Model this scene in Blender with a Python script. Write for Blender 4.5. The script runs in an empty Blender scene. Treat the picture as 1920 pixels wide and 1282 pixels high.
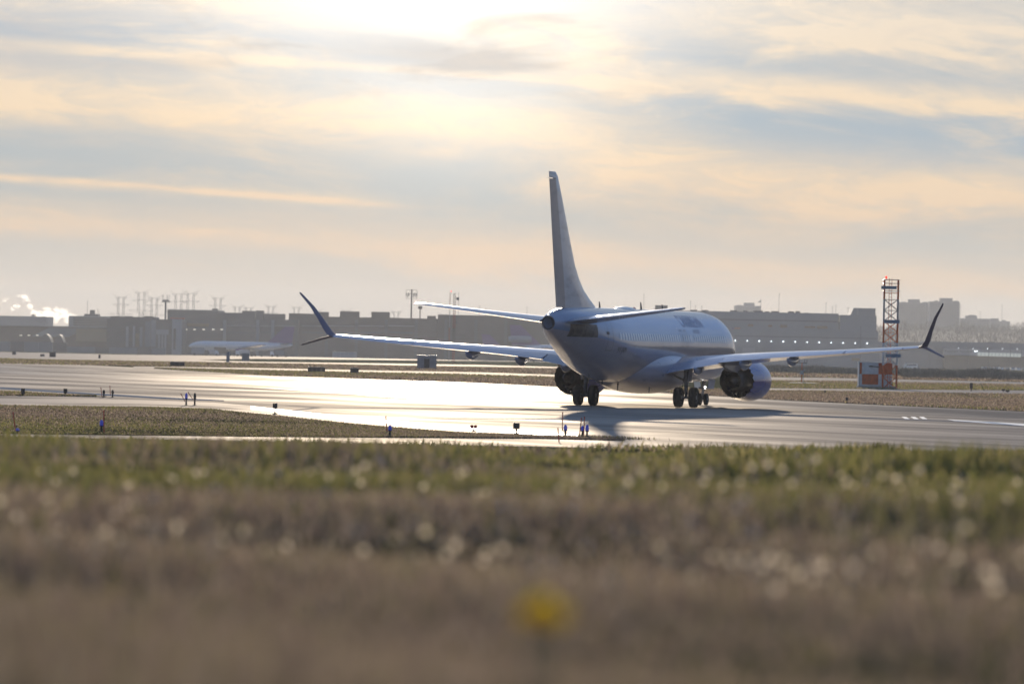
import bpy, bmesh, math, random
import numpy as np
from mathutils import Vector, Matrix
random.seed(7); rng = np.random.default_rng(11)
R = math.radians
sc = bpy.context.scene
col = sc.collection

# ------------------------------------------------------------------ camera
F, CZ, PITCH, ROLL = 10667.0, 3.18, 0.00084, 0.01937      # focal length in pixels of a 1920 wide frame
cam_d = bpy.data.cameras.new('camera'); cam = bpy.data.objects.new('camera', cam_d); col.objects.link(cam)
cam_d.lens = 200.0; cam_d.sensor_width = 36.0; cam_d.clip_start = 0.5; cam_d.clip_end = 30000
cam.matrix_world = Matrix.Translation((0, 0, CZ)) @ Matrix.Rotation(math.pi/2 + PITCH, 4, 'X') @ Matrix.Rotation(ROLL, 4, 'Z')
cam_d.dof.use_dof = True; cam_d.dof.focus_distance = 312; cam_d.dof.aperture_fstop = 2.8
sc.camera = cam

# ------------------------------------------------------------------ exposure and colour
vs = sc.view_settings
vs.view_transform = 'Standard'; vs.look = 'None'; vs.exposure = 0.40; vs.gamma = 1.0; vs.use_curve_mapping = False
sc.cycles.use_denoising = True
sc.cycles.max_bounces = 8; sc.cycles.volume_bounces = 1; sc.cycles.transparent_max_bounces = 12
sc.cycles.sample_clamp_indirect = 6.0
sc.cycles.filter_width = 1.6

# ------------------------------------------------------------------ sky and sun
SUN_AZ, SUN_EL = R(-0.9), R(5.8)
world = bpy.data.worlds.new('World'); sc.world = world; world.use_nodes = True
wt = world.node_tree; wt.nodes.clear()

class NT:
    """tiny helper that writes node graphs as expressions"""
    def __init__(s, t): s.t = t
    def new(s, typ, **kw):
        n = s.t.nodes.new(typ)
        for k, v in kw.items(): setattr(n, k, v)
        return n
    def put(s, sock, v):
        if hasattr(v, 'is_output') or isinstance(v, bpy.types.NodeSocket): s.t.links.new(v, sock)
        else: sock.default_value = v
    def m(s, op, a, b=0.0, c=0.0, clamp=False):
        n = s.new('ShaderNodeMath', operation=op); n.use_clamp = clamp
        s.put(n.inputs[0], a); s.put(n.inputs[1], b)
        if op in ('MULTIPLY_ADD', 'WRAP', 'SMOOTH_MIN', 'SMOOTH_MAX', 'COMPARE'): s.put(n.inputs[2], c)
        return n.outputs[0]
    def add(s, a, b): return s.m('ADD', a, b)
    def sub(s, a, b): return s.m('SUBTRACT', a, b)
    def mul(s, a, b): return s.m('MULTIPLY', a, b)
    def sstep(s, x, e0, e1, o0=0.0, o1=1.0):
        n = s.new('ShaderNodeMapRange', interpolation_type='SMOOTHSTEP')
        s.put(n.inputs['Value'], x); n.inputs['From Min'].default_value = e0; n.inputs['From Max'].default_value = e1
        n.inputs['To Min'].default_value = o0; n.inputs['To Max'].default_value = o1
        return n.outputs['Result']
    def gauss(s, x, c, w):
        t = s.mul(s.sub(x, c), 1.0/w); return s.m('EXPONENT', s.mul(s.mul(t, t), -1.0))
    def xyz(s, x, y, z=0.0):
        n = s.new('ShaderNodeCombineXYZ'); s.put(n.inputs[0], x); s.put(n.inputs[1], y); s.put(n.inputs[2], z); return n.outputs[0]
    def noise(s, vec, scale=1.0, detail=4.0, rough=0.55, dist=0.0):
        n = s.new('ShaderNodeTexNoise'); s.put(n.inputs['Vector'], vec)
        n.inputs['Scale'].default_value = scale; n.inputs['Detail'].default_value = detail
        n.inputs['Roughness'].default_value = rough; n.inputs['Distortion'].default_value = dist
        return n.outputs['Fac']
    def mix(s, f, a, b, blend='MIX'):
        n = s.new('ShaderNodeMix', data_type='RGBA', blend_type=blend); n.clamp_factor = True
        s.put(n.inputs[0], f)
        for k, v in ((6, a), (7, b)):
            if isinstance(v, tuple): n.inputs[k].default_value = (*v[:3], 1)
            else: s.put(n.inputs[k], v)
        return n.outputs[2]
    def ramp(s, f, stops):
        n = s.new('ShaderNodeValToRGB'); s.put(n.inputs[0], f); e = n.color_ramp.elements
        while len(e) < len(stops): e.new(0.5)
        for k, (p, c) in enumerate(stops): e[k].position = p; e[k].color = (*c, 1) if len(c) == 3 else c
        return n.outputs[0]
    def scale(s, c, f):
        n = s.new('ShaderNodeVectorMath', operation='SCALE'); s.put(n.inputs[0], c); s.put(n.inputs['Scale'], f); return n.outputs[0]
    def vadd(s, a, b):
        n = s.new('ShaderNodeVectorMath', operation='ADD'); s.put(n.inputs[0], a); s.put(n.inputs[1], b); return n.outputs[0]

W = NT(wt)
tc = W.new('ShaderNodeTexCoord'); sep = W.new('ShaderNodeSeparateXYZ'); wt.links.new(tc.outputs['Generated'], sep.inputs[0])
dx, dy, dz = sep.outputs
az = W.mul(W.m('ARCTAN2', dx, dy), 57.29578)
el = W.mul(W.m('ARCSINE', dz), 57.29578)
nish = W.new('ShaderNodeTexSky', sky_type='NISHITA'); nish.sun_disc = False
nish.sun_elevation = SUN_EL; nish.sun_rotation = SUN_AZ; nish.air_density = 1.0; nish.dust_density = 1.6; nish.ozone_density = 2.0
# streaks sink gently to the right
els = W.add(el, W.mul(az, 0.045))
P1 = W.xyz(W.mul(az, 0.30), W.mul(els, 1.15), 3.7)
nA = W.noise(P1, 1.0, 7, 0.60, 0.6)                         # broad streaky cloud
nB = W.noise(W.xyz(W.mul(az, 0.42), W.mul(els, 1.35), 9.1), 1.0, 8, 0.58, 0.8)     # smaller puffs
nC = W.noise(W.xyz(W.mul(az, 0.13), W.mul(els, 3.2), 1.3), 1.0, 5, 0.5, 0.25)     # long thin veils
wob = W.mul(W.sub(nA, 0.5), 0.9)
elw = W.add(els, wob)
# clear air between clouds: pale at the horizon, blue-grey higher
gap = W.ramp(W.m('DIVIDE', el, 40.0, clamp=True), [(0.0, (0.40, 0.385, 0.365)), (0.018, (0.37, 0.375, 0.36)), (0.036, (0.25, 0.32, 0.36)), (0.06, (0.215, 0.315, 0.40)), (0.10, (0.20, 0.31, 0.46)), (0.3, (0.18, 0.34, 0.66)), (1.0, (0.11, 0.25, 0.60))])
nD = W.noise(W.xyz(W.mul(az, 1.1), W.mul(els, 4.2), 6.0), 1.0, 8, 0.66, 1.2)
cream = W.ramp(W.m('DIVIDE', el, 40.0, clamp=True), [(0.0, (0.48, 0.40, 0.33)), (0.03, (0.53, 0.42, 0.32)), (0.055, (0.62, 0.50, 0.365)), (0.085, (0.60, 0.535, 0.455)), (0.3, (0.52, 0.54, 0.58)), (1.0, (0.36, 0.42, 0.54))])
# the cloud banks of this evening, wobbling with the noise
Lf = W.sstep(az, -0.3, 2.4, 1.0, 0.0); Rt = W.sub(1.0, Lf)
def g(c, w, k=1.0, e=None): return W.mul(W.gauss(elw if e is None else e, c, w), k)
def tot(*a):
    r = a[0]
    for b_ in a[1:]: r = W.add(r, b_)
    return r
elt = W.add(els, W.mul(W.sub(nC, 0.5), 0.22))
bl = tot(g(0.92, 0.20, 0.8), g(2.12, 0.36, 1.0), g(3.25, 0.4, 0.7), W.mul(g(1.36, 0.05, 0.75, elt), W.sstep(az, -1.9, -0.7, 1.0, 0.0)), g(2.72, 0.05, 0.5, elt))
br = tot(g(0.90, 0.18, 0.7), g(1.80, 0.30, 0.9), g(2.72, 0.17, 0.75), g(3.45, 0.4, 0.9))
banks = W.add(W.mul(bl, Lf), W.mul(br, Rt))
nz = W.add(W.sstep(nA, 0.44, 0.66), W.mul(W.sstep(nC, 0.48, 0.66), 0.35))
cover = W.add(W.mul(nz, W.sstep(el, 0.4, 3.5, 0.22, 0.6)), W.mul(banks, 0.95))
cover = W.m('MULTIPLY', cover, W.mul(W.add(0.55, W.mul(nB, 0.9)), W.add(0.25, W.mul(nD, 1.5))), clamp=True)
cover = W.mul(cover, W.sstep(el, 5.0, 22.0, 1.0, 0.22))
gap = W.mix(W.mul(W.mul(W.sstep(az, 0.6, 3.2), W.sstep(az, 9.0, 16.0, 1.0, 0.0)), W.mul(W.sstep(el, 1.5, 2.1), 0.8)), gap, (0.20, 0.305, 0.40))
skyc = W.mix(cover, gap, cream)
# angle from the sun, in degrees
sd = Vector((math.sin(SUN_AZ)*math.cos(SUN_EL), math.cos(SUN_AZ)*math.cos(SUN_EL), math.sin(SUN_EL)))
dn = W.new('ShaderNodeVectorMath', operation='DOT_PRODUCT'); wt.links.new(tc.outputs['Generated'], dn.inputs[0]); dn.inputs[1].default_value = sd
cosg = dn.outputs['Value']
ang = W.mul(W.m('ARCCOSINE', W.m('MINIMUM', cosg, 1.0)), 57.29578)
# clouds shine towards the sun and dim away from it
fall = W.add(0.66, W.mul(W.m('POWER', W.mul(W.add(cosg, 1.0), 0.5), 3.0), 0.34))
skyc = W.scale(skyc, fall)
# dark cloud bellies
puff = W.m('ADD', W.mul(W.sstep(nB, 0.50, 0.66), W.sstep(el, 1.9, 3.0, 0.0, 0.75)), W.mul(W.mul(W.gauss(az, -0.7, 1.1), W.gauss(elw, 2.85, 0.20)), 0.85), clamp=True)
glow = W.add(W.mul(W.m('EXPONENT', W.mul(W.m('POWER', W.mul(ang, 1/2.35), 2.0), -1.0)), 1.35), W.mul(W.mul(W.gauss(az, -0.5, 1.3), W.gauss(el, 2.35, 0.75)), 0.12))
glow = W.mul(glow, W.sub(1.0, W.mul(puff, 0.72)))
skyc = W.mix(W.mul(puff, W.sstep(ang, 0.0, 14.0, 0.62, 0.25)), skyc, (0.42, 0.41, 0.41))
gcol = W.new('ShaderNodeVectorMath', operation='SCALE'); gcol.inputs[0].default_value = (1.0, 0.945, 0.855); wt.links.new(glow, gcol.inputs['Scale'])
skyc = W.vadd(skyc, gcol.outputs[0])
# the clear sky itself shows between the clouds overhead and behind
clear = W.scale(nish.outputs[0], 0.55)
skyn = W.mix(W.sstep(el, 6.0, 30.0, 0.03, 0.5), W.scale(skyc, 10.0), clear)
bg = W.new('ShaderNodeBackground'); wt.links.new(skyn, bg.inputs['Color']); bg.inputs['Strength'].default_value = 0.1
wo = W.new('ShaderNodeOutputWorld'); wt.links.new(bg.outputs[0], wo.inputs['Surface'])

sun_d = bpy.data.lights.new('sun', 'SUN'); sun = bpy.data.objects.new('sun', sun_d); col.objects.link(sun)
sun_d.energy = 3.2; sun_d.angle = R(0.6); sun_d.color = (1.0, 0.86, 0.68)
sun.rotation_mode = 'QUATERNION'; sun.rotation_quaternion = (-sd).to_track_quat('-Z', 'Y')

# ------------------------------------------------------------------ pixels of the 1920 px photograph to directions and ground points
def ray(u, v):
    a, b = u - 960.0, v - 641.0
    x = a*math.cos(ROLL) + b*math.sin(ROLL); y = -a*math.sin(ROLL) + b*math.cos(ROLL)
    X, Z, Y = x/F, -y/F, 1.0
    return X, Y*math.cos(PITCH) - Z*math.sin(PITCH), Y*math.sin(PITCH) + Z*math.cos(PITCH)
def at(u, v, d):
    X, Y, Z = ray(u, v); return Vector((X/Y*d, d, CZ + Z/Y*d))
TY = [-400, 0, 16, 27, 43, 80, 110, 135, 155, 172, 800, 2600, 9000]
TZ = [2.45, 2.45, 2.42, 2.36, 2.19, 1.61, 1.13, 0.70, 0.34, 0.0, 0.0, -3.3, -15.0]
def terrain(x, y):
    z = np.interp(y, TY, TZ)
    k = np.clip((y - 45)/40, 0, 1)*np.clip((165 - y)/40, 0, 1)
    xx = np.clip(x, -25, 25)
    z = z + k*np.where(xx > 0, 0.010, 0.002)*xx
    n = np.clip((y - 8)/10, 0, 1)*np.clip((150 - y)/40, 0, 1)
    z = z + n*(0.05*np.sin(xx*0.9 + y*0.23) + 0.04*np.sin(xx*0.37 - y*0.41 + 1.0) + 0.025*np.sin(xx*1.7 + y*0.8))
    return z
def G(u, v):
    X, Y, Z = ray(u, v); lo, hi = 172.5, 8800.0
    f = lambda d: CZ + Z/Y*d - float(np.interp(d, TY, TZ))
    if f(hi) > 0: hi = 8800.0; return Vector((X/Y*hi, hi, float(np.interp(hi, TY, TZ))))
    for _ in range(50):
        m = (lo + hi)/2
        if f(m) > 0: lo = m
        else: hi = m
    return Vector((X/Y*lo, lo, float(np.interp(lo, TY, TZ))))

# ------------------------------------------------------------------ materials
def material(name, base, rough=0.6, spec=0.5, metal=0.0, var=0.0, vscale=1.0, bump=0.0, bscale=20.0, emit=None, estr=0.0, coat=0.0, trans=0.0):
    m = bpy.data.materials.new(name); m.use_nodes = True; t = m.node_tree; N = NT(t)
    b = t.nodes['Principled BSDF']
    b.inputs['Base Color'].default_value = (*base, 1); b.inputs['Roughness'].default_value = rough
    b.inputs['Specular IOR Level'].default_value = spec; b.inputs['Metallic'].default_value = metal
    b.inputs['Coat Weight'].default_value = coat; b.inputs['Coat Roughness'].default_value = 0.08
    if var or bump:
        tcn = N.new('ShaderNodeTexCoord')
    if var:
        n = N.noise(tcn.outputs['Object'], vscale, 6, 0.6)
        f = N.sstep(n, 0.3, 0.7)
        N.put(b.inputs['Base Color'], N.mix(f, tuple(c*(1 - var) for c in base), tuple(min(1, c*(1 + var)) for c in base)))
        N.put(b.inputs['Roughness'], N.add(rough - 0.06, N.mul(n, 0.12)))
    if bump:
        bn = N.new('ShaderNodeBump'); bn.inputs['Strength'].default_value = bump; bn.inputs['Distance'].default_value = 0.02
        N.put(bn.inputs['Height'], N.noise(tcn.outputs['Object'], bscale, 5)); t.links.new(bn.outputs[0], b.inputs['Normal'])
    if emit:
        b.inputs['Emission Color'].default_value = (*emit, 1); b.inputs['Emission Strength'].default_value = estr
    return m

def ground_mat(name, c0, c1, scale=(0.05, 0.3), rough=(0.9, 0.9), spec=0.3, detail=8, streak=None, sheen=None):
    """ground cover: two colours in patches; optional long streaks (used for worn, polished pavement)"""
    m = bpy.data.materials.new(name); m.use_nodes = True; t = m.node_tree; N = NT(t); b = t.nodes['Principled BSDF']
    g = N.new('ShaderNodeNewGeometry'); s = N.new('ShaderNodeSeparateXYZ'); t.links.new(g.outputs['Position'], s.inputs[0])
    P = N.xyz(N.mul(s.outputs[0], scale[0]), N.mul(s.outputs[1], scale[1]), 0.0)
    n = N.noise(P, 1.0, detail, 0.62)
    n2 = N.noise(g.outputs['Position'], 1.7, 6, 0.65)
    f = N.m('ADD', N.mul(N.sstep(n, 0.32, 0.68), 0.75), N.mul(n2, 0.25), clamp=True)
    c = N.mix(f, c0, c1)
    r = N.add(rough[0], N.mul(f, rough[1] - rough[0]))
    if streak:
        ux, uy, sw, amt = streak
        al = N.add(N.mul(s.outputs[0], ux), N.mul(s.outputs[1], uy)); ac = N.sub(N.mul(s.outputs[1], ux), N.mul(s.outputs[0], uy))
        k = N.noise(N.xyz(N.mul(al, 0.012), N.mul(ac, sw), 5.0), 1.0, 6, 0.6)
        k = N.sstep(k, 0.36, 0.64)
        c = N.mix(N.mul(k, amt), c, tuple(x*0.55 for x in c0)); r = N.sub(r, N.mul(N.sub(1.0, k), amt*0.14))
        # slab joints
        j = N.m('GREATER_THAN', N.m('ABSOLUTE', N.sub(N.m('FRACT', N.mul(ac, 1/7.5)), 0.5)), 0.487)
        c = N.mix(N.mul(j, 0.5), c, (0.03, 0.028, 0.026))
    if sheen:
        o_ = [q for q in t.nodes if q.type == 'OUTPUT_MATERIAL'][0]
        df = N.new('ShaderNodeBsdfDiffuse'); gl = N.new('ShaderNodeBsdfGlossy'); mx = N.new('ShaderNodeMixShader')
        N.put(df.inputs['Color'], c); N.put(gl.inputs['Roughness'], r); gl.inputs['Color'].default_value = (0.98, 0.90, 0.80, 1)
        fac = N.add(sheen*0.75, N.mul(f, sheen*0.5))
        if streak: fac = N.mul(fac, N.sub(1.0, N.mul(k, amt*0.85))); fac = N.mul(fac, N.sub(1.0, N.mul(j, 0.6)))
        N.put(mx.inputs[0], fac); t.links.new(df.outputs[0], mx.inputs[1]); t.links.new(gl.outputs[0], mx.inputs[2]); t.links.new(mx.outputs[0], o_.inputs[0])
        bp = N.new('ShaderNodeBump'); bp.inputs['Strength'].default_value = 0.12; bp.inputs['Distance'].default_value = 0.02; N.put(bp.inputs['Height'], N.noise(g.outputs['Position'], 0.9, 6, 0.7))
        t.links.new(bp.outputs[0], gl.inputs['Normal']); t.nodes.remove(b); return m
    N.put(b.inputs['Base Color'], c); N.put(b.inputs['Roughness'], r); b.inputs['Specular IOR Level'].default_value = spec
    return m

def blade_mat(name, tr=0.55, gloss=0.05):
    m = bpy.data.materials.new(name); m.use_nodes = True; t = m.node_tree; t.nodes.clear(); N = NT(t)
    at_ = N.new('ShaderNodeAttribute', attribute_name='Col')
    d = N.new('ShaderNodeBsdfDiffuse'); tr_ = N.new('ShaderNodeBsdfTranslucent'); gl = N.new('ShaderNodeBsdfGlossy'); gl.inputs['Roughness'].default_value = 0.38
    t.links.new(at_.outputs['Color'], d.inputs[0]); t.links.new(at_.outputs['Color'], tr_.inputs[0])
    m1 = N.new('ShaderNodeMixShader'); m1.inputs[0].default_value = tr; t.links.new(d.outputs[0], m1.inputs[1]); t.links.new(tr_.outputs[0], m1.inputs[2])
    m2 = N.new('ShaderNodeMixShader'); m2.inputs[0].default_value = gloss; t.links.new(m1.outputs[0], m2.inputs[1]); t.links.new(gl.outputs[0], m2.inputs[2])
    o = N.new('ShaderNodeOutputMaterial'); t.links.new(m2.outputs[0], o.inputs[0])
    return m

M = {}
M['soil'] = ground_mat('grass_ground', (0.075, 0.062, 0.035), (0.115, 0.105, 0.05), (0.06, 0.12), (0.98, 0.98), 0.0)
M['turf'] = ground_mat('far_turf', (0.17, 0.135, 0.07), (0.15, 0.15, 0.06), (0.02, 0.05), (0.98, 0.98), 0.0)
UX, UY = math.cos(R(-70)), math.sin(R(-70))
M['taxi'] = ground_mat('worn_asphalt', (0.25, 0.20, 0.16), (0.19, 0.155, 0.13), (0.03, 0.05), (0.76, 0.66), 0.06, streak=(0.42, -0.907, 0.16, 0.6), sheen=0.27)
M['runway'] = ground_mat('polished_concrete', (0.25, 0.21, 0.175), (0.20, 0.17, 0.145), (0.02, 0.05), (0.60, 0.50), 0.28, streak=(0.30, -0.954, 0.12, 0.75), sheen=0.27)
M['road'] = ground_mat('pale_road', (0.21, 0.185, 0.165), (0.17, 0.15, 0.14), (0.03, 0.1), (0.72, 0.62), 0.12, sheen=0.22)
M['paint_white'] = material('white_road_paint', (0.72, 0.70, 0.66), 0.55, 0.5, var=0.12, vscale=0.8)
M['paint_line'] = material('worn_line_paint', (0.45, 0.43, 0.40), 0.95, 0.0, var=0.15, vscale=0.5)
M['gravel'] = material('grey_gravel', (0.13, 0.13, 0.14), 0.95, 0.2, var=0.35, vscale=6.0)
M['blade'] = blade_mat('grass_blades', 0.55)
M['fluff'] = blade_mat('seed_heads', 0.75, 0.25)

# ------------------------------------------------------------------ mesh helpers
def finish(me, mat, smooth=False, angle=40):
    me.materials.append(mat)
    if smooth:
        me.polygons.foreach_set('use_smooth', np.ones(len(me.polygons), dtype=bool)); me.set_sharp_from_angle(angle=R(angle))
    me.update()
class MB:
    def __init__(s): s.v = []; s.f = []
    def add(s, v, f):
        o = len(s.v); s.v += [tuple(p) for p in v]; s.f += [tuple(i + o for i in q) for q in f]; return s
    def box(s, c, size, mat=None):
        hx, hy, hz = size[0]/2, size[1]/2, size[2]/2
        v = [Vector((x, y, z)) for z in (-hz, hz) for y in (-hy, hy) for x in (-hx, hx)]
        if mat is not None: v = [mat @ p for p in v]
        v = [p + Vector(c) for p in v]
        return s.add(v, [(0, 2, 3, 1), (4, 5, 7, 6), (0, 1, 5, 4), (2, 6, 7, 3), (0, 4, 6, 2), (1, 3, 7, 5)])
    def span(s, x0, x1, y0, y1, z0, z1): return s.box(((x0+x1)/2, (y0+y1)/2, (z0+z1)/2), (abs(x1-x0), abs(y1-y0), abs(z1-z0)))
    def tube(s, p0, p1, r0, r1=None, n=8):
        p0, p1 = Vector(p0), Vector(p1); r1 = r0 if r1 is None else r1
        d = (p1 - p0).normalized(); a = d.orthogonal().normalized(); b = d.cross(a)
        v = [p + (a*math.cos(t) + b*math.sin(t))*r for p, r in ((p0, r0), (p1, r1)) for t in [2*math.pi*k/n for k in range(n)]]
        f = [(k, (k+1) % n, n + (k+1) % n, n + k) for k in range(n)] + [tuple(range(n))[::-1], tuple(range(n, 2*n))]
        return s.add(v, f)
    def loft(s, rings, cap=True, closed=True):
        n = len(rings[0]); v = [p for r in rings for p in r]; f = []
        for i in range(len(rings) - 1):
            for k in range(n if closed else n - 1):
                k2 = (k + 1) % n; f.append((i*n + k, i*n + k2, (i+1)*n + k2, (i+1)*n + k))
        if cap: f += [tuple(range(n))[::-1], tuple(range((len(rings)-1)*n, len(rings)*n))]
        return s.add(v, f)
    def lathe(s, prof, c, axis='Y', n=32, cap=False):
        """prof: (along, radius) pairs about an axis through c"""
        rings = []
        for a, r in prof:
            ring = []
            for k in range(n):
                t = 2*math.pi*k/n; q = (r*math.cos(t), r*math.sin(t))
                p = {'Y': (q[0], a, q[1]), 'X': (a, q[0], q[1]), 'Z': (q[0], q[1], a)}[axis]
                ring.append(Vector(p) + Vector(c))
            rings.append(ring)
        return s.loft(rings, cap)
    def sphere(s, c, r, n=10, m=6, sq=(1, 1, 1)):
        rings = [[Vector((r*sq[0]*math.sin(math.pi*i/m)*math.cos(2*math.pi*k/n), r*sq[1]*math.sin(math.pi*i/m)*math.sin(2*math.pi*k/n), r*sq[2]*math.cos(math.pi*i/m))) + Vector(c) for k in range(n)] for i in range(1, m)]
        return s.loft(rings, True)
    def mesh(s, name):
        me = bpy.data.meshes.new(name); me.from_pydata([tuple(p) for p in s.v], [], s.f)
        bm = bmesh.new(); bm.from_mesh(me); bmesh.ops.recalc_face_normals(bm, faces=bm.faces); bm.to_mesh(me); bm.free()
        return me
    def build(s, name, mat, parent=None, smooth=False, angle=40):
        me = s.mesh(name); finish(me, mat, smooth, angle)
        return link(name, me, parent)
def link(name, me, parent=None, loc=None):
    o = bpy.data.objects.new(name, me); col.objects.link(o)
    if parent is not None: o.parent = parent
    if loc is not None: o.location = loc
    return o
def tag(o, label=None, cat=None, group=None, kind=None):
    if label: o['label'] = label
    if cat: o['category'] = cat
    if group: o['group'] = group
    if kind: o['kind'] = kind
    return o
def thing(name, label, cat, loc=(0, 0, 0), rotz=0.0, group=None):
    o = bpy.data.objects.new(name, None); col.objects.link(o); o.empty_display_size = 0.3
    o.location = loc; o.rotation_euler = (0, 0, rotz); return tag(o, label, cat, group)
def copy_tree(o, parent=None):
    c = o.copy(); col.objects.link(c); c.parent = parent
    for ch in o.children: copy_tree(ch, c)
    return c

# ------------------------------------------------------------------ ground sheet
ys = np.unique(np.concatenate([np.arange(-300, 0, 50), np.arange(0, 171, 1.5), np.array([155.0, 172.0, 186, 200, 250, 300, 400, 500, 650, 800, 1000, 1300, 1700, 2100, 2600, 3500, 5000, 6900])]))
xs = np.unique(np.concatenate([-np.geomspace(26, 2900, 16), np.arange(-24, 24.1, 1.2), np.geomspace(26, 2900, 16)]))
XX, YY = np.meshgrid(xs, ys); ZZ = terrain(XX, YY)
gv = np.stack([XX, YY, ZZ], -1).reshape(-1, 3); nx = len(xs)
gf = [(j*nx + i, j*nx + i + 1, (j+1)*nx + i + 1, (j+1)*nx + i) for j in range(len(ys) - 1) for i in range(nx - 1)]
me = bpy.data.meshes.new('ground'); me.from_pydata(gv.tolist(), [], gf); finish(me, M['soil'], True, 80)
# the far field is turf seen from afar, the near slope is rough grass on soil
me.materials.append(M['turf'])
for p in me.polygons:
    if p.center.y > 300: p.material_index = 1
tag(link('ground', me), kind='structure')

def strip(name, near, far, mat, eps, rows=10, n=60, kind='structure'):
    """a band of ground between a near edge and a far edge, both traced in photograph pixels and dropped on the terrain"""
    def samp(pl):
        us = np.linspace(pl[0][0], pl[-1][0], n); vv = np.interp(us, [p[0] for p in pl], [p[1] for p in pl])
        return [G(u, v) for u, v in zip(us, vv)]
    A, B = samp(near), samp(far); v = []; f = []
    for r in range(rows + 1):
        t = r/rows
        for a, b in zip(A, B):
            p = a.lerp(b, t); v.append((p.x, p.y, float(np.interp(p.y, TY, TZ)) + eps))
    for r in range(rows):
        for k in range(n - 1): f.append((r*n + k, r*n + k + 1, (r+1)*n + k + 1, (r+1)*n + k))
    me = bpy.data.meshes.new(name); me.from_pydata(v, [], f); finish(me, mat)
    o = link(name, me)
    return tag(o, kind=kind)
# the wide pavement: taxiway apron near, runway beyond, seen edge-on
strip('taxiway', [(-700, 803), (0, 818.5), (960, 836), (1920, 856), (2700, 872)],
      [(-700, 650), (0, 676), (280, 690), (500, 704), (860, 715.5), (1100, 727), (1440, 748.5), (1600, 757), (1920, 771.5), (2700, 806)], M['taxi'], 0.004)
strip('runway', [(-700, 672), (0, 700), (240, 712), (500, 728), (700, 742), (900, 757), (1200, 760.5), (1500, 770), (1920, 785), (2700, 812)],
      [(-700, 655), (0, 685), (280, 692), (500, 705.5), (860, 717), (1100, 728.5), (1440, 750), (1600, 758.5), (1920, 773), (2700, 807.5)], M['runway'], 0.008)
strip('taxiway_shoulder', [(-700, 740), (0, 756), (250, 757), (400, 762), (480, 769)], [(-700, 730), (0, 747), (250, 749), (400, 754.5), (480, 761.5)], M['road'], 0.008)
strip('edge_line', [(470, 767.5), (560, 777.5), (640, 786), (780, 797.5), (960, 812.5), (1090, 820)], [(470, 761.5), (560, 771.5), (640, 780.5), (780, 792.5), (960, 807.5), (1090, 816)], M['paint_white'], 0.012, rows=2)
strip('edge_line', [(-300, 722), (0, 729), (170, 740), (300, 747.5), (420, 752)], [(-300, 720), (0, 726), (170, 737), (300, 744.5), (420, 750.5)], M['paint_line'], 0.012, rows=2)
strip('edge_line', [(1790, 789.5), (1920, 799), (2400, 834)], [(1775, 786.5), (1920, 794.5), (2400, 829)], M['paint_white'], 0.016, rows=2)
for u in (1697, 1714, 1730):
    strip('painted_bar', [(u, 786), (u + 9, 786.2)], [(u - 7, 781.5), (u + 2, 781.7)], M['paint_white'], 0.016, rows=1, n=3)
# grass islands between the pavements
strip('grass_island', [(-500, 800), (0, 813.5), (500, 819), (1000, 822.5), (1170, 826.5)], [(-500, 752), (0, 761), (300, 764), (400, 768), (500, 778), (600, 789), (740, 803), (880, 814), (1000, 818.5), (1170, 825.5)], M['soil'], 0.03)
strip('grass_wedge', [(-300, 735), (0, 742), (90, 742.6), (200, 744)], [(-300, 723), (0, 733), (40, 735.5), (120, 741), (200, 743.5)], M['soil'], 0.03, rows=4)
# far bands: alternating grass and pavement across the field, left and centre
def band(name, pts, mat, eps): strip(name, [(u, b) for u, t, b in pts], [(u, t) for u, t, b in pts], mat, eps, rows=6)
band('far_taxiway', [(-700, 646, 653), (0, 660, 672), (240, 665, 677.5), (480, 667.5, 672.5), (900, 672, 676.5), (1100, 676, 680), (1400, 683, 686)], M['road'], 0.02)
band('far_road', [(240, 671, 677.5), (480, 678, 682.5), (900, 684, 688.5), (1050, 688, 692), (1300, 694, 697)], M['road'], 0.024)
band('far_road', [(250, 687, 690.5), (480, 690, 694.5), (700, 694.5, 698.5), (900, 698, 703), (1050, 703, 707), (1300, 714, 717)], M['road'], 0.024)
band('far_road', [(1380, 706.5, 713), (1560, 708.5, 714.5), (1760, 713, 719), (1920, 716.5, 722), (2700, 736, 741)], M['road'], 0.024)
band('far_road', [(1380, 727.5, 732.5), (1560, 729, 734), (1760, 731, 737), (1920, 732, 740.5), (2700, 742, 752)], M['road'], 0.024)

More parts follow.
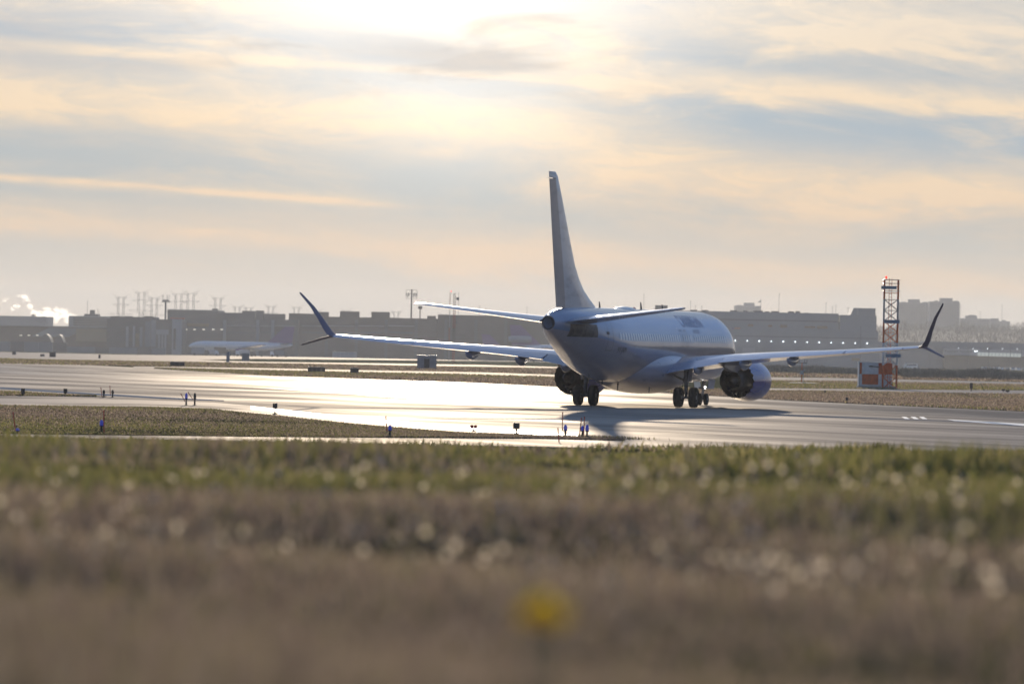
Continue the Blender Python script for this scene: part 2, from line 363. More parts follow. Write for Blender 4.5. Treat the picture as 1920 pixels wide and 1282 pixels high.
# ------------------------------------------------------------------ grass blades (nobody could count them: one object per field)
def blades(name, xy, h, w, colour, mat, label, lean=0.35, z0=None):
    n = len(xy); th = rng.uniform(0, 2*np.pi, n); ca, sa = np.cos(th), np.sin(th)
    le = rng.uniform(0, lean, n)*h; ph = rng.uniform(0, 2*np.pi, n)
    z = terrain(xy[:, 0], xy[:, 1]) if z0 is None else np.full(n, z0)
    b = np.stack([xy[:, 0], xy[:, 1], z], 1)
    side = np.stack([ca*w/2, sa*w/2, np.zeros(n)], 1); off = np.stack([np.cos(ph)*le, np.sin(ph)*le, h], 1)
    mid = b + off*np.array([0.4, 0.4, 0.55])
    V = np.empty((n, 5, 3)); V[:, 0] = b - side; V[:, 1] = b + side; V[:, 2] = mid + side*0.8; V[:, 3] = mid - side*0.8; V[:, 4] = b + off
    me = bpy.data.meshes.new(name); me.vertices.add(n*5); me.vertices.foreach_set('co', V.astype(np.float32).ravel())
    base = (np.arange(n)*5)[:, None]
    loops = np.concatenate([base + np.array([0, 1, 2, 3]), base + np.array([3, 2, 4])], 1).astype(np.int32).ravel()
    me.loops.add(len(loops)); me.loops.foreach_set('vertex_index', loops)
    st = (np.arange(n)*7)[:, None] + np.array([0, 4]); me.polygons.add(n*2); me.polygons.foreach_set('loop_start', st.astype(np.int32).ravel())
    me.update(calc_edges=True); me.validate()
    ca_ = me.color_attributes.new('Col', 'FLOAT_COLOR', 'POINT')
    C = np.ones((n, 5, 4)); C[:, :, :3] = colour[:, None, :]; ca_.data.foreach_set('color', C.astype(np.float32).ravel())
    me.materials.append(mat); o = link(name, me); return tag(o, label, 'grass', kind='stuff')
def patch(x, y, s, seed=0.0):
    return 0.5 + 0.25*(np.sin(x*s*1.0 + 1.3*np.sin(y*s*0.7 + seed) + seed) + np.sin(y*s*0.8 + 1.7*np.sin(x*s*0.6 - seed)))
def grass_colour(x, y, green, n):
    dry = np.array([[0.32, 0.235, 0.165], [0.26, 0.19, 0.14], [0.44, 0.345, 0.25], [0.18, 0.13, 0.098]])[rng.integers(0, 4, n)]
    gr = np.array([[0.20, 0.19, 0.055], [0.26, 0.235, 0.075], [0.15, 0.155, 0.05], [0.34, 0.28, 0.11]])[rng.integers(0, 4, n)]
    g = (rng.uniform(0, 1, n) < green)[:, None]
    return np.where(g, gr, dry)*rng.uniform(0.75, 1.2, n)[:, None]
nF = 270000
yy = np.exp(rng.uniform(math.log(9.5), math.log(173), nF)); xx = (rng.uniform(-1, 1, nF))*(yy*0.0903*1.12 + 0.5)
keep = ~((yy > 30.5) & (yy < 34.0) & (xx < -0.8 + 0.3*np.sin(yy)))                     # the bare track on the left
keep &= rng.uniform(0, 1, nF) < np.clip(1.6*patch(xx, yy, 1.3, 2.0) - 0.05, 0.12, 1)
xx, yy = xx[keep], yy[keep]; nF = len(xx)
fr = xx/(yy*0.0903)                                                                     # -1 left .. 1 right edge
green = np.clip((yy + 22*(patch(xx, yy, 0.55, 6.0) - 0.5) - 22)/14, 0.12, 0.85)*np.clip(0.75 + 0.4*np.abs(fr) + 0.9*(patch(xx, yy, 0.35, 1.0) - 0.5), 0.2, 1.3)
tuft = patch(xx, yy, 0.9, 4.0)
hh = rng.uniform(0.04, 0.15, nF)*(0.35 + 1.6*tuft*tuft)*np.where(yy > 60, 0.85, 1.0)
ww = np.maximum(0.0045, 0.00042*yy)*rng.uniform(0.7, 1.4, nF)
blades('foreground_grass', np.stack([xx, yy], 1), hh, ww, grass_colour(xx, yy, green, nF), M['blade'], 'blurred dry and green grass filling the foreground slope', lean=0.8)
# taller pale stalks with seed heads that catch the low sun
nS = 420
ys_ = np.exp(rng.uniform(math.log(12), math.log(48), nS)); xs_ = rng.uniform(-1, 1, nS)*(ys_*0.0903*1.1 + 0.3)
k_ = patch(xs_, ys_, 1.1, 7.0) > 0.55; xs_, ys_ = xs_[k_], ys_[k_]; nS = len(xs_)
hs = rng.uniform(0.10, 0.24, nS)
V = []; Fc = []; Cc = []
zs = terrain(xs_, ys_)
for i in range(nS):
    x, y, z, h = xs_[i], ys_[i], zs[i], hs[i]; lx, ly = rng.uniform(-.05, .05, 2); w = max(0.0015, 0.00008*y)
    o = len(V); V += [(x - w, y, z), (x + w, y, z), (x + lx + w, y + ly, z + h), (x + lx - w, y + ly, z + h)]; Fc.append((o, o+1, o+2, o+3)); Cc += [(0.30, 0.24, 0.14)]*4
    r = rng.uniform(0.006, 0.016)*(0.8 + y/60); c = (x + lx, y + ly, z + h); o = len(V)
    V += [(c[0] - r, c[1], c[2]), (c[0] + r, c[1], c[2]), (c[0], c[1] - r, c[2]), (c[0], c[1] + r, c[2]), (c[0], c[1], c[2] - 1.4*r), (c[0], c[1], c[2] + 1.8*r)]
    Fc += [(o+a, o+b, o+c_) for a, b, c_ in ((0, 2, 5), (2, 1, 5), (1, 3, 5), (3, 0, 5), (2, 0, 4), (1, 2, 4), (3, 1, 4), (0, 3, 4))]
    cc = rng.uniform(0.45, 0.8); Cc += [(cc, cc*0.84, cc*0.62)]*6
for i in range(620):                                    # puffball clocks and shiny leaves that flash in the sun
    y = math.exp(rng.uniform(math.log(12.5), math.log(33))); x = rng.uniform(-1, 1)*(y*0.0903*1.1 + 0.3)
    if patch(np.array(x), np.array(y), 0.8, 5.0) < 0.5: continue
    c = (x, y, float(terrain(x, y)) + rng.uniform(0.05, 0.2)); r = rng.uniform(0.004, 0.011)*(0.75 + y/70); o = len(V)
    tx, ty = rng.normal(0, 0.10, 2)
    V += [(c[0] - r, c[1] - r, c[2] - r*tx - r*ty), (c[0] + r, c[1] - r, c[2] + r*tx - r*ty), (c[0] + r, c[1] + r, c[2] + r*tx + r*ty), (c[0] - r, c[1] + r, c[2] - r*tx + r*ty)]; Fc.append((o, o+1, o+2, o+3)); Cc += [(0.85, 0.72, 0.55)]*4
    o = len(V); V += [(c[0] - r, c[1], c[2] - r), (c[0] + r, c[1], c[2] - r), (c[0] + r, c[1], c[2] + r), (c[0] - r, c[1], c[2] + r)]; Fc.append((o, o+1, o+2, o+3)); Cc += [(0.85, 0.72, 0.55)]*4
me = bpy.data.meshes.new('seed_stalks'); me.from_pydata(V, [], Fc); ca_ = me.color_attributes.new('Col', 'FLOAT_COLOR', 'POINT')
ca_.data.foreach_set('color', np.array([(*c, 1) for c in Cc], dtype=np.float32).ravel()); me.materials.append(M['fluff'])
tag(link('seed_stalks', me), 'pale seed heads glinting above the foreground grass', 'grass', kind='stuff')
def scatter(poly_near, poly_far, n):
    """random ground points between two traced edges"""
    u0, u1 = poly_near[0][0], poly_near[-1][0]; us = np.linspace(u0, u1, 90)
    A = np.array([G(u, np.interp(u, [p[0] for p in poly_near], [p[1] for p in poly_near]))[:2] for u in us])
    B = np.array([G(u, np.interp(u, [p[0] for p in poly_far], [p[1] for p in poly_far]))[:2] for u in us])
    k = rng.uniform(0, 88.99, n); i = k.astype(int); t = (k - i)[:, None]; q = rng.uniform(0, 1, n)[:, None]
    return (A[i]*(1-t) + A[i+1]*t)*(1-q) + (B[i]*(1-t) + B[i+1]*t)*q
def field(name, near, far, n, h, w, green, label, ts=0.12):
    p = scatter(near, far, n); x, y = p[:, 0], p[:, 1]
    g = np.clip(green + 1.1*(patch(x, y, ts, 3.0) - 0.5), 0.02, 0.95)
    hh = h*rng.uniform(0.5, 1.3, n)*(0.6 + 0.8*patch(x, y, ts*2.3, 1.0))
    z = np.interp(y, TY, TZ)
    return blades(name, p, hh, w*rng.uniform(0.6, 1.4, n), grass_colour(x, y, g, n), M['blade'], label, 0.6)
field('island_grass', [(-150, 809.5), (0, 813.5), (500, 819), (1000, 822.5), (1170, 826.5)], [(-150, 758.5), (0, 761), (300, 764), (400, 768), (500, 778), (600, 789), (740, 803), (880, 814), (1000, 818.5), (1170, 825.5)],
      90000, 0.075, 0.05, 0.30, 'brown and green mown grass island left of the taxiway')
field('wedge_grass', [(-150, 738.5), (0, 742), (90, 742.6), (180, 744)], [(-150, 728), (0, 733), (40, 735.5), (120, 741), (180, 743.5)], 5000, 0.10, 0.08, 0.6, 'small grass wedge at the left edge of the pavement')
field('verge_grass', [(1100, 727), (1440, 748), (1600, 756.5), (1920, 771), (2100, 779)], [(1100, 722), (1440, 733), (1600, 735), (1920, 741), (2100, 744)], 60000, 0.13, 0.10, 0.22, 'brown mown verge along the far edge of the right pavement', 0.06)
field('tower_grass', [(1390, 727), (1560, 728.5), (1760, 730.5), (1920, 731.5), (2100, 735)], [(1390, 713.5), (1560, 715), (1760, 719.5), (1920, 722.5), (2100, 727)], 26000, 0.14, 0.14, 0.72, 'green grass around the foot of the antenna tower', 0.05)
field('far_field_grass', [(1380, 706), (1560, 708), (1760, 712.5), (1920, 716), (2100, 720)], [(1380, 694), (1560, 697), (1760, 701), (1920, 704), (2100, 708)], 26000, 0.22, 0.22, 0.35, 'rough pale grass in front of the bare brush on the right', 0.03)
field('centre_verge_grass', [(290, 691), (500, 704), (860, 715.5), (1100, 726.5)], [(290, 690.5), (500, 695), (860, 702.5), (1100, 709)], 26000, 0.14, 0.16, 0.25, 'dull olive verge beyond the bright runway', 0.03)
field('left_verge_grass', [(-150, 679), (0, 681.5), (240, 686), (480, 690), (900, 698), (1200, 704)], [(-150, 670), (0, 672.5), (240, 678), (480, 683), (900, 689), (1200, 695)], 36000, 0.2, 0.26, 0.3, 'olive grass band between the far taxiways', 0.02)

# tufts along the pavement edges
def tuft_obj(name, u, v, label, n=140, rad=0.5, h=0.2, green=0.8):
    c = G(u, v); p = np.stack([c.x + rng.normal(0, rad, n), c.y + rng.normal(0, rad*0.4, n)], 1)
    return blades(name, p, h*rng.uniform(0.5, 1.2, n), np.full(n, 0.03), grass_colour(p[:, 0], p[:, 1], np.full(n, green), n), M['blade'], label, 0.5)
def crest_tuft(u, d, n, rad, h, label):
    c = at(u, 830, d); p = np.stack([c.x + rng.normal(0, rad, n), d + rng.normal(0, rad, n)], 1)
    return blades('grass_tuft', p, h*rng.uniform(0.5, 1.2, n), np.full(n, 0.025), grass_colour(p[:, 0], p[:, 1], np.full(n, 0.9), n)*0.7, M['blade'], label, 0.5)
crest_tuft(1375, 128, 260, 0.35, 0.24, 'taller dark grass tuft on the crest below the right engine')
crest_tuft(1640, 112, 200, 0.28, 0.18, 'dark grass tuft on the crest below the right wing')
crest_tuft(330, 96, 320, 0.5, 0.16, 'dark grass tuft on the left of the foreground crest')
tuft_obj('weed_tufts', 1105, 822, 'low weeds fringing the pavement tip beside the blue lights', 900, 0.9, 0.13, 0.25)

# ================================================================== the airliner
PX, PY, HEAD = 6.892, 314.14, 0.27343          # main gear on the pavement; nose turned to the right of straight away
plane = thing('airliner', 'large white airliner with dark belly and split winglets taxiing away on the pavement', 'airplane', (PX, PY, 0.016), -HEAD)
def paint(name, base, rough=0.22, coat=0.6, streak=0.0, dirt=(0.25, 0.2, 0.17)):
    m = material(name, base, rough, 0.5, coat=coat); t = m.node_tree; N = NT(t); b = t.nodes['Principled BSDF']
    tcn = N.new('ShaderNodeTexCoord'); s = N.new('ShaderNodeSeparateXYZ'); t.links.new(tcn.outputs['Object'], s.inputs[0])
    n = N.noise(N.xyz(N.mul(s.outputs[0], 2.0), N.mul(s.outputs[1], 0.7), N.mul(s.outputs[2], 2.5)), 1.0, 7, 0.62)
    N.put(b.inputs['Base Color'], N.mix(N.mul(N.sstep(n, 0.45, 0.8), streak), base, dirt))
    N.put(b.inputs['Roughness'], N.add(rough - 0.05, N.mul(n, 0.12)))
    return m
M['white'] = paint('aircraft_white', (0.74, 0.74, 0.75), 0.24, 0.5, 0.25)
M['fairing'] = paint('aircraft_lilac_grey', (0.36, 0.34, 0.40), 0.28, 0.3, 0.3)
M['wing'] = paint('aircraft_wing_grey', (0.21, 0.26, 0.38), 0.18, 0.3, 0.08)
M['finp'] = paint('tail_paint', (0.74, 0.67, 0.645), 0.3, 0.3, 0.55, (0.38, 0.30, 0.27))
M['rudder'] = paint('rudder_paint', (0.54, 0.41, 0.36), 0.35, 0.2, 0.5, (0.33, 0.26, 0.23))
M['navy'] = paint('nacelle_blue', (0.032, 0.040, 0.26), 0.22, 0.10, 0.1, (0.05, 0.05, 0.1))
M['winglet'] = paint('winglet_purple', (0.085, 0.065, 0.13), 0.5, 0.0, 0.1, (0.06, 0.05, 0.1))
M['title'] = material('title_purple', (0.17, 0.20, 0.36), 0.3, 0.5)
M['regis'] = material('registration_dark', (0.035, 0.03, 0.045), 0.4, 0.4)
M['dark_metal'] = material('dark_exhaust_metal', (0.12, 0.105, 0.10), 0.55, 0.5, 0.4, var=0.3, vscale=4)
M['steel'] = material('bare_metal', (0.45, 0.44, 0.43), 0.35, 0.5, 0.9, var=0.15, vscale=5)
M['gear'] = material('gear_grey', (0.22, 0.22, 0.23), 0.45, 0.5, 0.2, var=0.25, vscale=6)
M['rubber'] = material('tyre_rubber', (0.04, 0.037, 0.036), 0.85, 0.3, var=0.3, vscale=8)
M['pane'] = material('cabin_window', (0.86, 0.88, 0.90), 0.2, 0.6, coat=0.3)
M['seam'] = material('panel_seam', (0.10, 0.095, 0.10), 0.6, 0.3)
M['lamp_clear'] = material('lamp_glass', (0.8, 0.8, 0.8), 0.1, 0.5, emit=(1.0, 0.97, 0.9), estr=2.0)
M['shade_plate'] = material('stained_shade_plate', (0.13, 0.10, 0.085), 0.5, 0.4, 0.3, var=0.35, vscale=3)  # dark brown holds the tailplane's shade as well as stained metal
# fuselage skin: white above, dark below a line that climbs towards the tail
m = material('fuselage_paint', (0.44, 0.48, 0.57), 0.24, 0.5, coat=0.35); t = m.node_tree; N = NT(t); b = t.nodes['Principled BSDF']
tcn = N.new('ShaderNodeTexCoord'); s = N.new('ShaderNodeSeparateXYZ'); t.links.new(tcn.outputs['Object'], s.inputs[0])
aa = N.sub(19.6, s.outputs[1])
zb = N.add(3.40, N.mul(N.m('MAXIMUM', N.sub(aa, 29.1), 0.0), 0.083))
zb = N.sub(zb, N.mul(N.sstep(aa, 1.5, 5.0, 1.0, 0.0), 0.35))
lowm = N.sstep(N.sub(s.outputs[2], zb), -0.02, 0.02, 1.0, 0.0)
nd = N.noise(N.xyz(N.mul(s.outputs[0], 1.5), N.mul(s.outputs[1], 0.5), N.mul(s.outputs[2], 3.0)), 1.0, 7, 0.62)
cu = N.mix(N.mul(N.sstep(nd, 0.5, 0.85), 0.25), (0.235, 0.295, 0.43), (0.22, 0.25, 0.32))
cl = N.mix(N.sstep(nd, 0.4, 0.8), (0.36, 0.315, 0.35), (0.41, 0.36, 0.375))
# frames and rivet lines every half metre, hardly visible
fr_ = N.m('GREATER_THAN', N.m('ABSOLUTE', N.sub(N.m('FRACT', N.mul(aa, 0.62)), 0.5)), 0.492)
cc_ = N.mix(lowm, cu, cl)
N.put(b.inputs['Base Color'], N.mix(N.mul(fr_, 0.45), cc_, (0.2, 0.19, 0.19))); N.put(b.inputs['Roughness'], N.add(0.19, N.mul(nd, 0.12)))
bn = N.new('ShaderNodeBump'); bn.inputs['Strength'].default_value = 0.25; bn.inputs['Distance'].default_value = 0.03
N.put(bn.inputs['Height'], N.noise(N.xyz(N.mul(s.outputs[0], 0.6), N.mul(s.outputs[1], 1.9), N.mul(s.outputs[2], 1.6)), 1.0, 3)); t.links.new(bn.outputs[0], b.inputs['Normal'])
M['fuse'] = m

FS = np.array([  # aft of nose, centre height, half width, half height
 (0.0, 2.72, 0.03, 0.03), (0.12, 2.73, 0.30, 0.28), (0.5, 2.80, 0.66, 0.62), (1.1, 2.90, 1.0, 0.96), (2.0, 3.05, 1.36, 1.36), (3.2, 3.22, 1.66, 1.74), (4.6, 3.33, 1.83, 1.95),
 (6.2, 3.365, 1.88, 2.005), (12, 3.365, 1.88, 2.005), (20, 3.365, 1.88, 2.005), (25.5, 3.365, 1.88, 2.005), (27.5, 3.40, 1.87, 1.97), (29.5, 3.53, 1.79, 1.83), (31.5, 3.75, 1.60, 1.60),
 (33.5, 3.99, 1.32, 1.33), (35.5, 4.21, 1.00, 1.04), (37.0, 4.36, 0.66, 0.74), (37.8, 4.43, 0.45, 0.53), (38.2, 4.45, 0.36, 0.41)])
def pchip(x, X, Yv):
    h = np.diff(X); d = np.diff(Yv)/h; m_ = np.zeros_like(Yv); m_[0], m_[-1] = d[0], d[-1]
    for i in range(1, len(X) - 1):
        m_[i] = 0 if d[i-1]*d[i] <= 0 else 2*d[i-1]*d[i]/(d[i-1] + d[i])
    i = np.clip(np.searchsorted(X, x) - 1, 0, len(X) - 2); tt = (x - X[i])/h[i]
    return (2*tt**3 - 3*tt**2 + 1)*Yv[i] + (tt**3 - 2*tt**2 + tt)*h[i]*m_[i] + (-2*tt**3 + 3*tt**2)*Yv[i+1] + (tt**3 - tt**2)*h[i]*m_[i+1]
def fus(a): return [float(pchip(a, FS[:, 0], FS[:, k])) for k in (1, 2, 3)]
def skin(a, z, off=0.0):
    zc, hw, hh = fus(a); q = max(-0.999, min(0.999, (z - zc)/hh)); return hw*math.sqrt(1 - q*q) + off
rings = []
for a in np.unique(np.concatenate([FS[:6, 0], np.linspace(3.2, 38.2, 90)])):
    zc, hw, hh = fus(a); rings.append([(hw*math.cos(2*math.pi*k/72), 19.6 - a, zc + hh*math.sin(2*math.pi*k/72)) for k in range(72)])
fuselage = MB().loft(rings).build('fuselage', M['fuse'], plane, True, 50)
def skin_patch(a0, a1, z0, z1, off, na=2, nz=5, zfun=None):
    mb = MB(); v = []; f = []
    for i in range(na + 1):
        for k in range(nz + 1):
            a = a0 + (a1 - a0)*i/na; z = z0 + (z1 - z0)*k/nz
            v.append((skin(a, z, off), 19.6 - a, z))
    for i in range(na):
        for k in range(nz): f.append((i*(nz+1) + k, (i+1)*(nz+1) + k, (i+1)*(nz+1) + k + 1, i*(nz+1) + k + 1))
    return mb.add(v, f)
# cabin windows on the side that faces us
wa = [29.85 - 0.508*k for k in range(47)]
for k, a in enumerate(wa):
    if 26 <= k <= 26 or k == 31: continue
    skin_patch(a - 0.125, a + 0.125, 3.64, 4.0, 0.012, 1, 3).build('cabin_window', M['pane'], fuselage, True)
# rear service door, its frame and the emergency exits over the wing
for nm, a0, a1, z0, z1 in (('door', 31.0, 31.8, 3.05, 4.72), ('exit_hatch', 16.35, 16.85, 3.35, 4.28), ('exit_hatch', 15.3, 15.8, 3.35, 4.28)):
    mb = MB()
    for (p0, p1, q0, q1) in ((a0, a0 + 0.03, z0, z1), (a1 - 0.03, a1, z0, z1), (a0, a1, z0, z0 + 0.03), (a0, a1, z1 - 0.03, z1)):
        sp = skin_patch(p0, p1, q0, q1, 0.010, 2, 6); mb.add(sp.v, sp.f)
    mb.build(nm, M['seam'], fuselage, True)
skin_patch(33.2, 36.6, 3.75, 4.42, 0.012, 6, 4).build('stabilizer_shade_plate', M['shade_plate'], fuselage, True)  # bare plates by the tailplane root, its shade painted into the same dark patch
skin_patch(31.6, 32.0, 3.92, 4.06, 0.012, 1, 2).build('door_placard', M['seam'], fuselage, True)
def skin_text(txt, name, a0, zbase, size, mat, shear=0.0, xs_=1.0, off=0.014):
    cu_ = bpy.data.curves.new(name, 'FONT'); cu_.body = txt; cu_.size = size; cu_.shear = shear; cu_.resolution_u = 3
    ob = bpy.data.objects.new(name, cu_); col.objects.link(ob); dg = bpy.context.evaluated_depsgraph_get()
    me = bpy.data.meshes.new_from_object(ob.evaluated_get(dg)); bpy.data.objects.remove(ob)
    bm = bmesh.new(); bm.from_mesh(me); bmesh.ops.triangulate(bm, faces=bm.faces)
    bmesh.ops.subdivide_edges(bm, edges=[e for e in bm.edges if e.calc_length() > 0.25], cuts=2); 
    for v in bm.verts:
        a = a0 - v.co.x*xs_; z = zbase + v.co.y; v.co = (skin(a, z, off), 19.6 - a, z)
    bmesh.ops.recalc_face_normals(bm, faces=bm.faces); bm.to_mesh(me); bm.free(); finish(me, mat)
    return link(name, me, fuselage)
skin_text('9Y-JAM', 'registration', 30.25, 2.95, 0.46, M['regis'], 0.15, 1.0)
skin_text('CARIBBEAN', 'airline_title', 15.6, 4.45, 0.95, M['title'], 0.2, 1.02)
skin_text('AIRLINES', 'airline_subtitle', 13.6, 4.12, 0.32, M['title'], 0.2, 1.2)
# tail cone exhaust
MB().lathe([(0, 0.36), (-0.06, 0.34), (-0.05, 0.30), (0.5, 0.22)], (0, 19.6 - 38.2, 4.45), 'Y', 28, True).build('exhaust_pipe', M['dark_metal'], plane, True)
# wing to body fairing: a long bulge below the wings
rings = []
for k, a in enumerate(np.linspace(11.2, 25.6, 40)):
    q = (a - 11.2)/14.4; e = max(0.02, math.sin(math.pi*min(1, max(0, q)))**0.55)
    hw = 0.6 + 1.55*e; hh = 0.35 + 0.95*e; zc = 2.0 + 0.22*abs(q - 0.5)
    rings.append([(hw*np.sign(math.cos(w))*abs(math.cos(w))**0.8, 19.6 - a, zc + hh*np.sign(math.sin(w))*abs(math.sin(w))**0.85) for w in [2*math.pi*j/40 for j in range(40)]])
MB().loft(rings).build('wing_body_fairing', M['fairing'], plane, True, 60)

# aerofoil surfaces
def foil(c0, c1, n=12):
    xs2 = [c0 + (c1 - c0)*0.5*(1 - math.cos(math.pi*k/n)) for k in range(n + 1)]
    yt = lambda x: 5*(0.2969*math.sqrt(x) - 0.1260*x - 0.3516*x*x + 0.2843*x**3 - 0.1036*x**4)
    return [(x, yt(x)) for x in xs2] + [(x, -yt(x)) for x in reversed(xs2[(1 if c0 <= 0 else 0):])]
def surface(stations, c0=0.0, c1=1.0, vertical=False, mirror=1, droop=0.0, n=12):
    """stations: (span position, leading edge aft, chord, height (or side) of trailing edge, height of leading edge, thickness ratio)"""
    rings = []
    for sp, le, ch, zt, zl, tk in stations:
        ring = []
        for x, y in foil(c0, c1, n):
            a = le + ch*x; cam = 0.018*ch*4*x*(1 - x) if not vertical else 0
            z = zl + (zt - zl)*x + y*tk*ch + cam - droop*max(0, x - c0)*ch
            ring.append((y*tk*ch*mirror, 19.6 - a, sp) if vertical else (sp*mirror, 19.6 - a, z))
        rings.append(ring)
    return MB().loft(rings)
WST = [(1.5, 12.9, 8.0, 1.84, 2.35, 0.125), (2.6, 13.9, 7.15, 2.07, 2.42, 0.12), (3.8, 14.7, 6.45, 2.30, 2.52, 0.115), (5.2, 15.52, 5.68, 2.54, 2.66, 0.11), (6.8, 16.38, 5.0, 2.70, 2.80, 0.11), (8.2, 17.12, 4.45, 2.83, 2.92, 0.108), (11.0, 18.60, 3.42, 3.04, 3.12, 0.105), (14.0, 20.2, 2.42, 3.29, 3.36, 0.10), (16.6, 21.58, 1.62, 3.52, 3.58, 0.10)]
def interp_st(st, sp):
    A = np.array(st); return tuple([sp] + [float(np.interp(sp, A[:, 0], A[:, k])) for k in range(1, A.shape[1])])
for sg in (1, -1):
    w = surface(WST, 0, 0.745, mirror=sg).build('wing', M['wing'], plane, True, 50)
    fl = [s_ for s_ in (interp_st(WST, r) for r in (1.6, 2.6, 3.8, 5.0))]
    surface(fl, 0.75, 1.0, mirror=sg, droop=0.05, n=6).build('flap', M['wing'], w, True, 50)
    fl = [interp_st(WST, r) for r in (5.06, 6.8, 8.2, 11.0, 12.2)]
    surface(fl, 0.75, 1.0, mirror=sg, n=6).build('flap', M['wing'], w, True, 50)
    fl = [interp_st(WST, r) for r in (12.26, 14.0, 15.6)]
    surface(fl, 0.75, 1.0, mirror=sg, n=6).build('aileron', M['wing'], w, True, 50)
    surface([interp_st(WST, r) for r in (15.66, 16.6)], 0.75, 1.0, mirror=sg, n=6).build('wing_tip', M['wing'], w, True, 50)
    # split winglets: one blade up, one down
    def blade(pts, mat, nm):
        rings = []
        for (r, z, le, ch, tk, nx_, nz_) in pts:
            rings.append([((r + nx_*y*tk*ch)*sg, 19.6 - (le + ch*x), z + nz_*y*tk*ch) for x, y in foil(0, 1, 8)])
        return MB().loft(rings).build(nm, mat, w, True, 50)
    blade([(16.55, 3.57, 21.56, 1.65, 0.10, -0.1, 1.0), (16.78, 3.66, 21.75, 1.55, 0.10, -0.55, 0.83), (16.95, 3.9, 22.0, 1.38, 0.09, -0.85, 0.5), (17.2, 4.45, 22.5, 1.1, 0.085, -0.9, 0.4), (17.55, 5.15, 23.15, 0.82, 0.08, -0.9, 0.4), (18.02, 5.82, 23.85, 0.52, 0.08, -0.9, 0.4), (18.08, 5.94, 24.1, 0.3, 0.08, -0.9, 0.4)], M['winglet'], 'winglet')
    blade([(16.7, 3.57, 22.0, 1.25, 0.12, 0.3, 0.95), (17.1, 3.44, 22.4, 1.1, 0.12, 0.4, 0.9), (17.6, 3.24, 23.0, 0.85, 0.12, 0.4, 0.9), (18.08, 3.05, 23.5, 0.55, 0.12, 0.4, 0.9)], M['winglet'], 'lower_winglet')
    # flap track fairings
    for r, L, dz_ in ((3.75, 2.3, 0.42), (6.35, 2.9, 0.5), (9.1, 2.9, 0.46)):
        sp, le, ch, zt, zl, tk = interp_st(WST, r); a1 = le + ch + 0.45; rings = []
        for q in np.linspace(0, 1, 12):
            a = a1 - L*(1 - q); e = math.sin(math.pi*(0.04 + 0.93*q**1.25))**0.8; hw = 0.15*e; hh = 0.03 + dz_*e*0.50
            zc = zt - 0.10 - hh*0.62 + (1 - q)*0.0
            rings.append([(sg*r + hw*math.cos(w_), 19.6 - a, zc + hh*math.sin(w_)) for w_ in [2*math.pi*j/14 for j in range(14)]])
        MB().loft(rings).build('flap_track_fairing', M['wing'], w, True, 60)

# tailplane
SST = [(0.55, 33.2, 4.15, 4.50, 4.50, 0.10), (2.2, 34.2, 3.4, 4.70, 4.70, 0.095), (4.5, 35.6, 2.45, 4.98, 4.99, 0.09), (6.7, 36.95, 1.62, 5.25, 5.26, 0.09), (7.1, 37.3, 1.35, 5.30, 5.31, 0.08), (7.24, 37.75, 0.85, 5.32, 5.33, 0.07)]
for sg in (1, -1):
    st = surface(SST, 0, 0.70, mirror=sg).build('tailplane', M['wing'], plane, True, 50)
    surface([interp_st(SST, r) for r in (0.75, 2.2, 4.5, 6.6)], 0.706, 1.0, mirror=sg, n=6).build('elevator', M['wing'], st, True, 50)
    surface([interp_st(SST, r) for r in (6.64, 7.1, 7.24)], 0.70, 1.0, mirror=sg, n=6).build('tailplane_tip', M['wing'], st, True, 50)
# fin with rudder
FZ = [4.95, 5.35, 5.75, 6.25, 6.8, 7.5, 8.7, 10.0, 11.2, 12.1, 12.33]
FLE = [27.9, 28.75, 30.0, 31.42, 32.35, 33.25, 34.25, 35.25, 36.2, 36.95, 37.35]
FTE = [36.62, 36.75, 36.86, 37.0, 37.15, 37.36, 37.68, 38.04, 38.36, 38.62, 38.66]
FTK = [0.055, 0.058, 0.065, 0.08, 0.09, 0.10, 0.10, 0.10, 0.10, 0.10, 0.05]
fst = [(z, le, te - le, 0, 0, k) for z, le, te, k in zip(FZ, FLE, FTE, FTK)]
def fin_part(c0f, c1f, nm, mat, zlo, zhi, par):
    rings = []
    zz_ = [zlo] + [z for z in FZ if zlo < z < zhi] + [zhi]
    for z in zz_:
        sp, le, ch, _, _, tk = interp_st(fst, z); te = le + ch
        hinge = te - (1.55 - 0.075*(z - 5)); x0 = 0.0 if c0f is None else (hinge + 0.02 - le)/ch; x1 = 1.0 if c1f is None else (hinge - le)/ch
        rings.append([(y*tk*ch, 19.6 - (le + ch*x), z) for x, y in foil(x0, x1, 14)])
    return MB().loft(rings).build(nm, mat, par, True, 50)
fin = fin_part(None, 1, 'fin', M['finp'], 4.95, 12.33, plane)
rud = fin_part(1, None, 'rudder', M['rudder'], 5.28, 11.95, fin)
fin_part(1, None, 'fin_tip', M['finp'], 12.0, 12.33, fin)
MB().box((0, 19.6 - 38.75, 11.97), (0.02, 0.35, 0.02)).build('static_wick', M['steel'], fin)

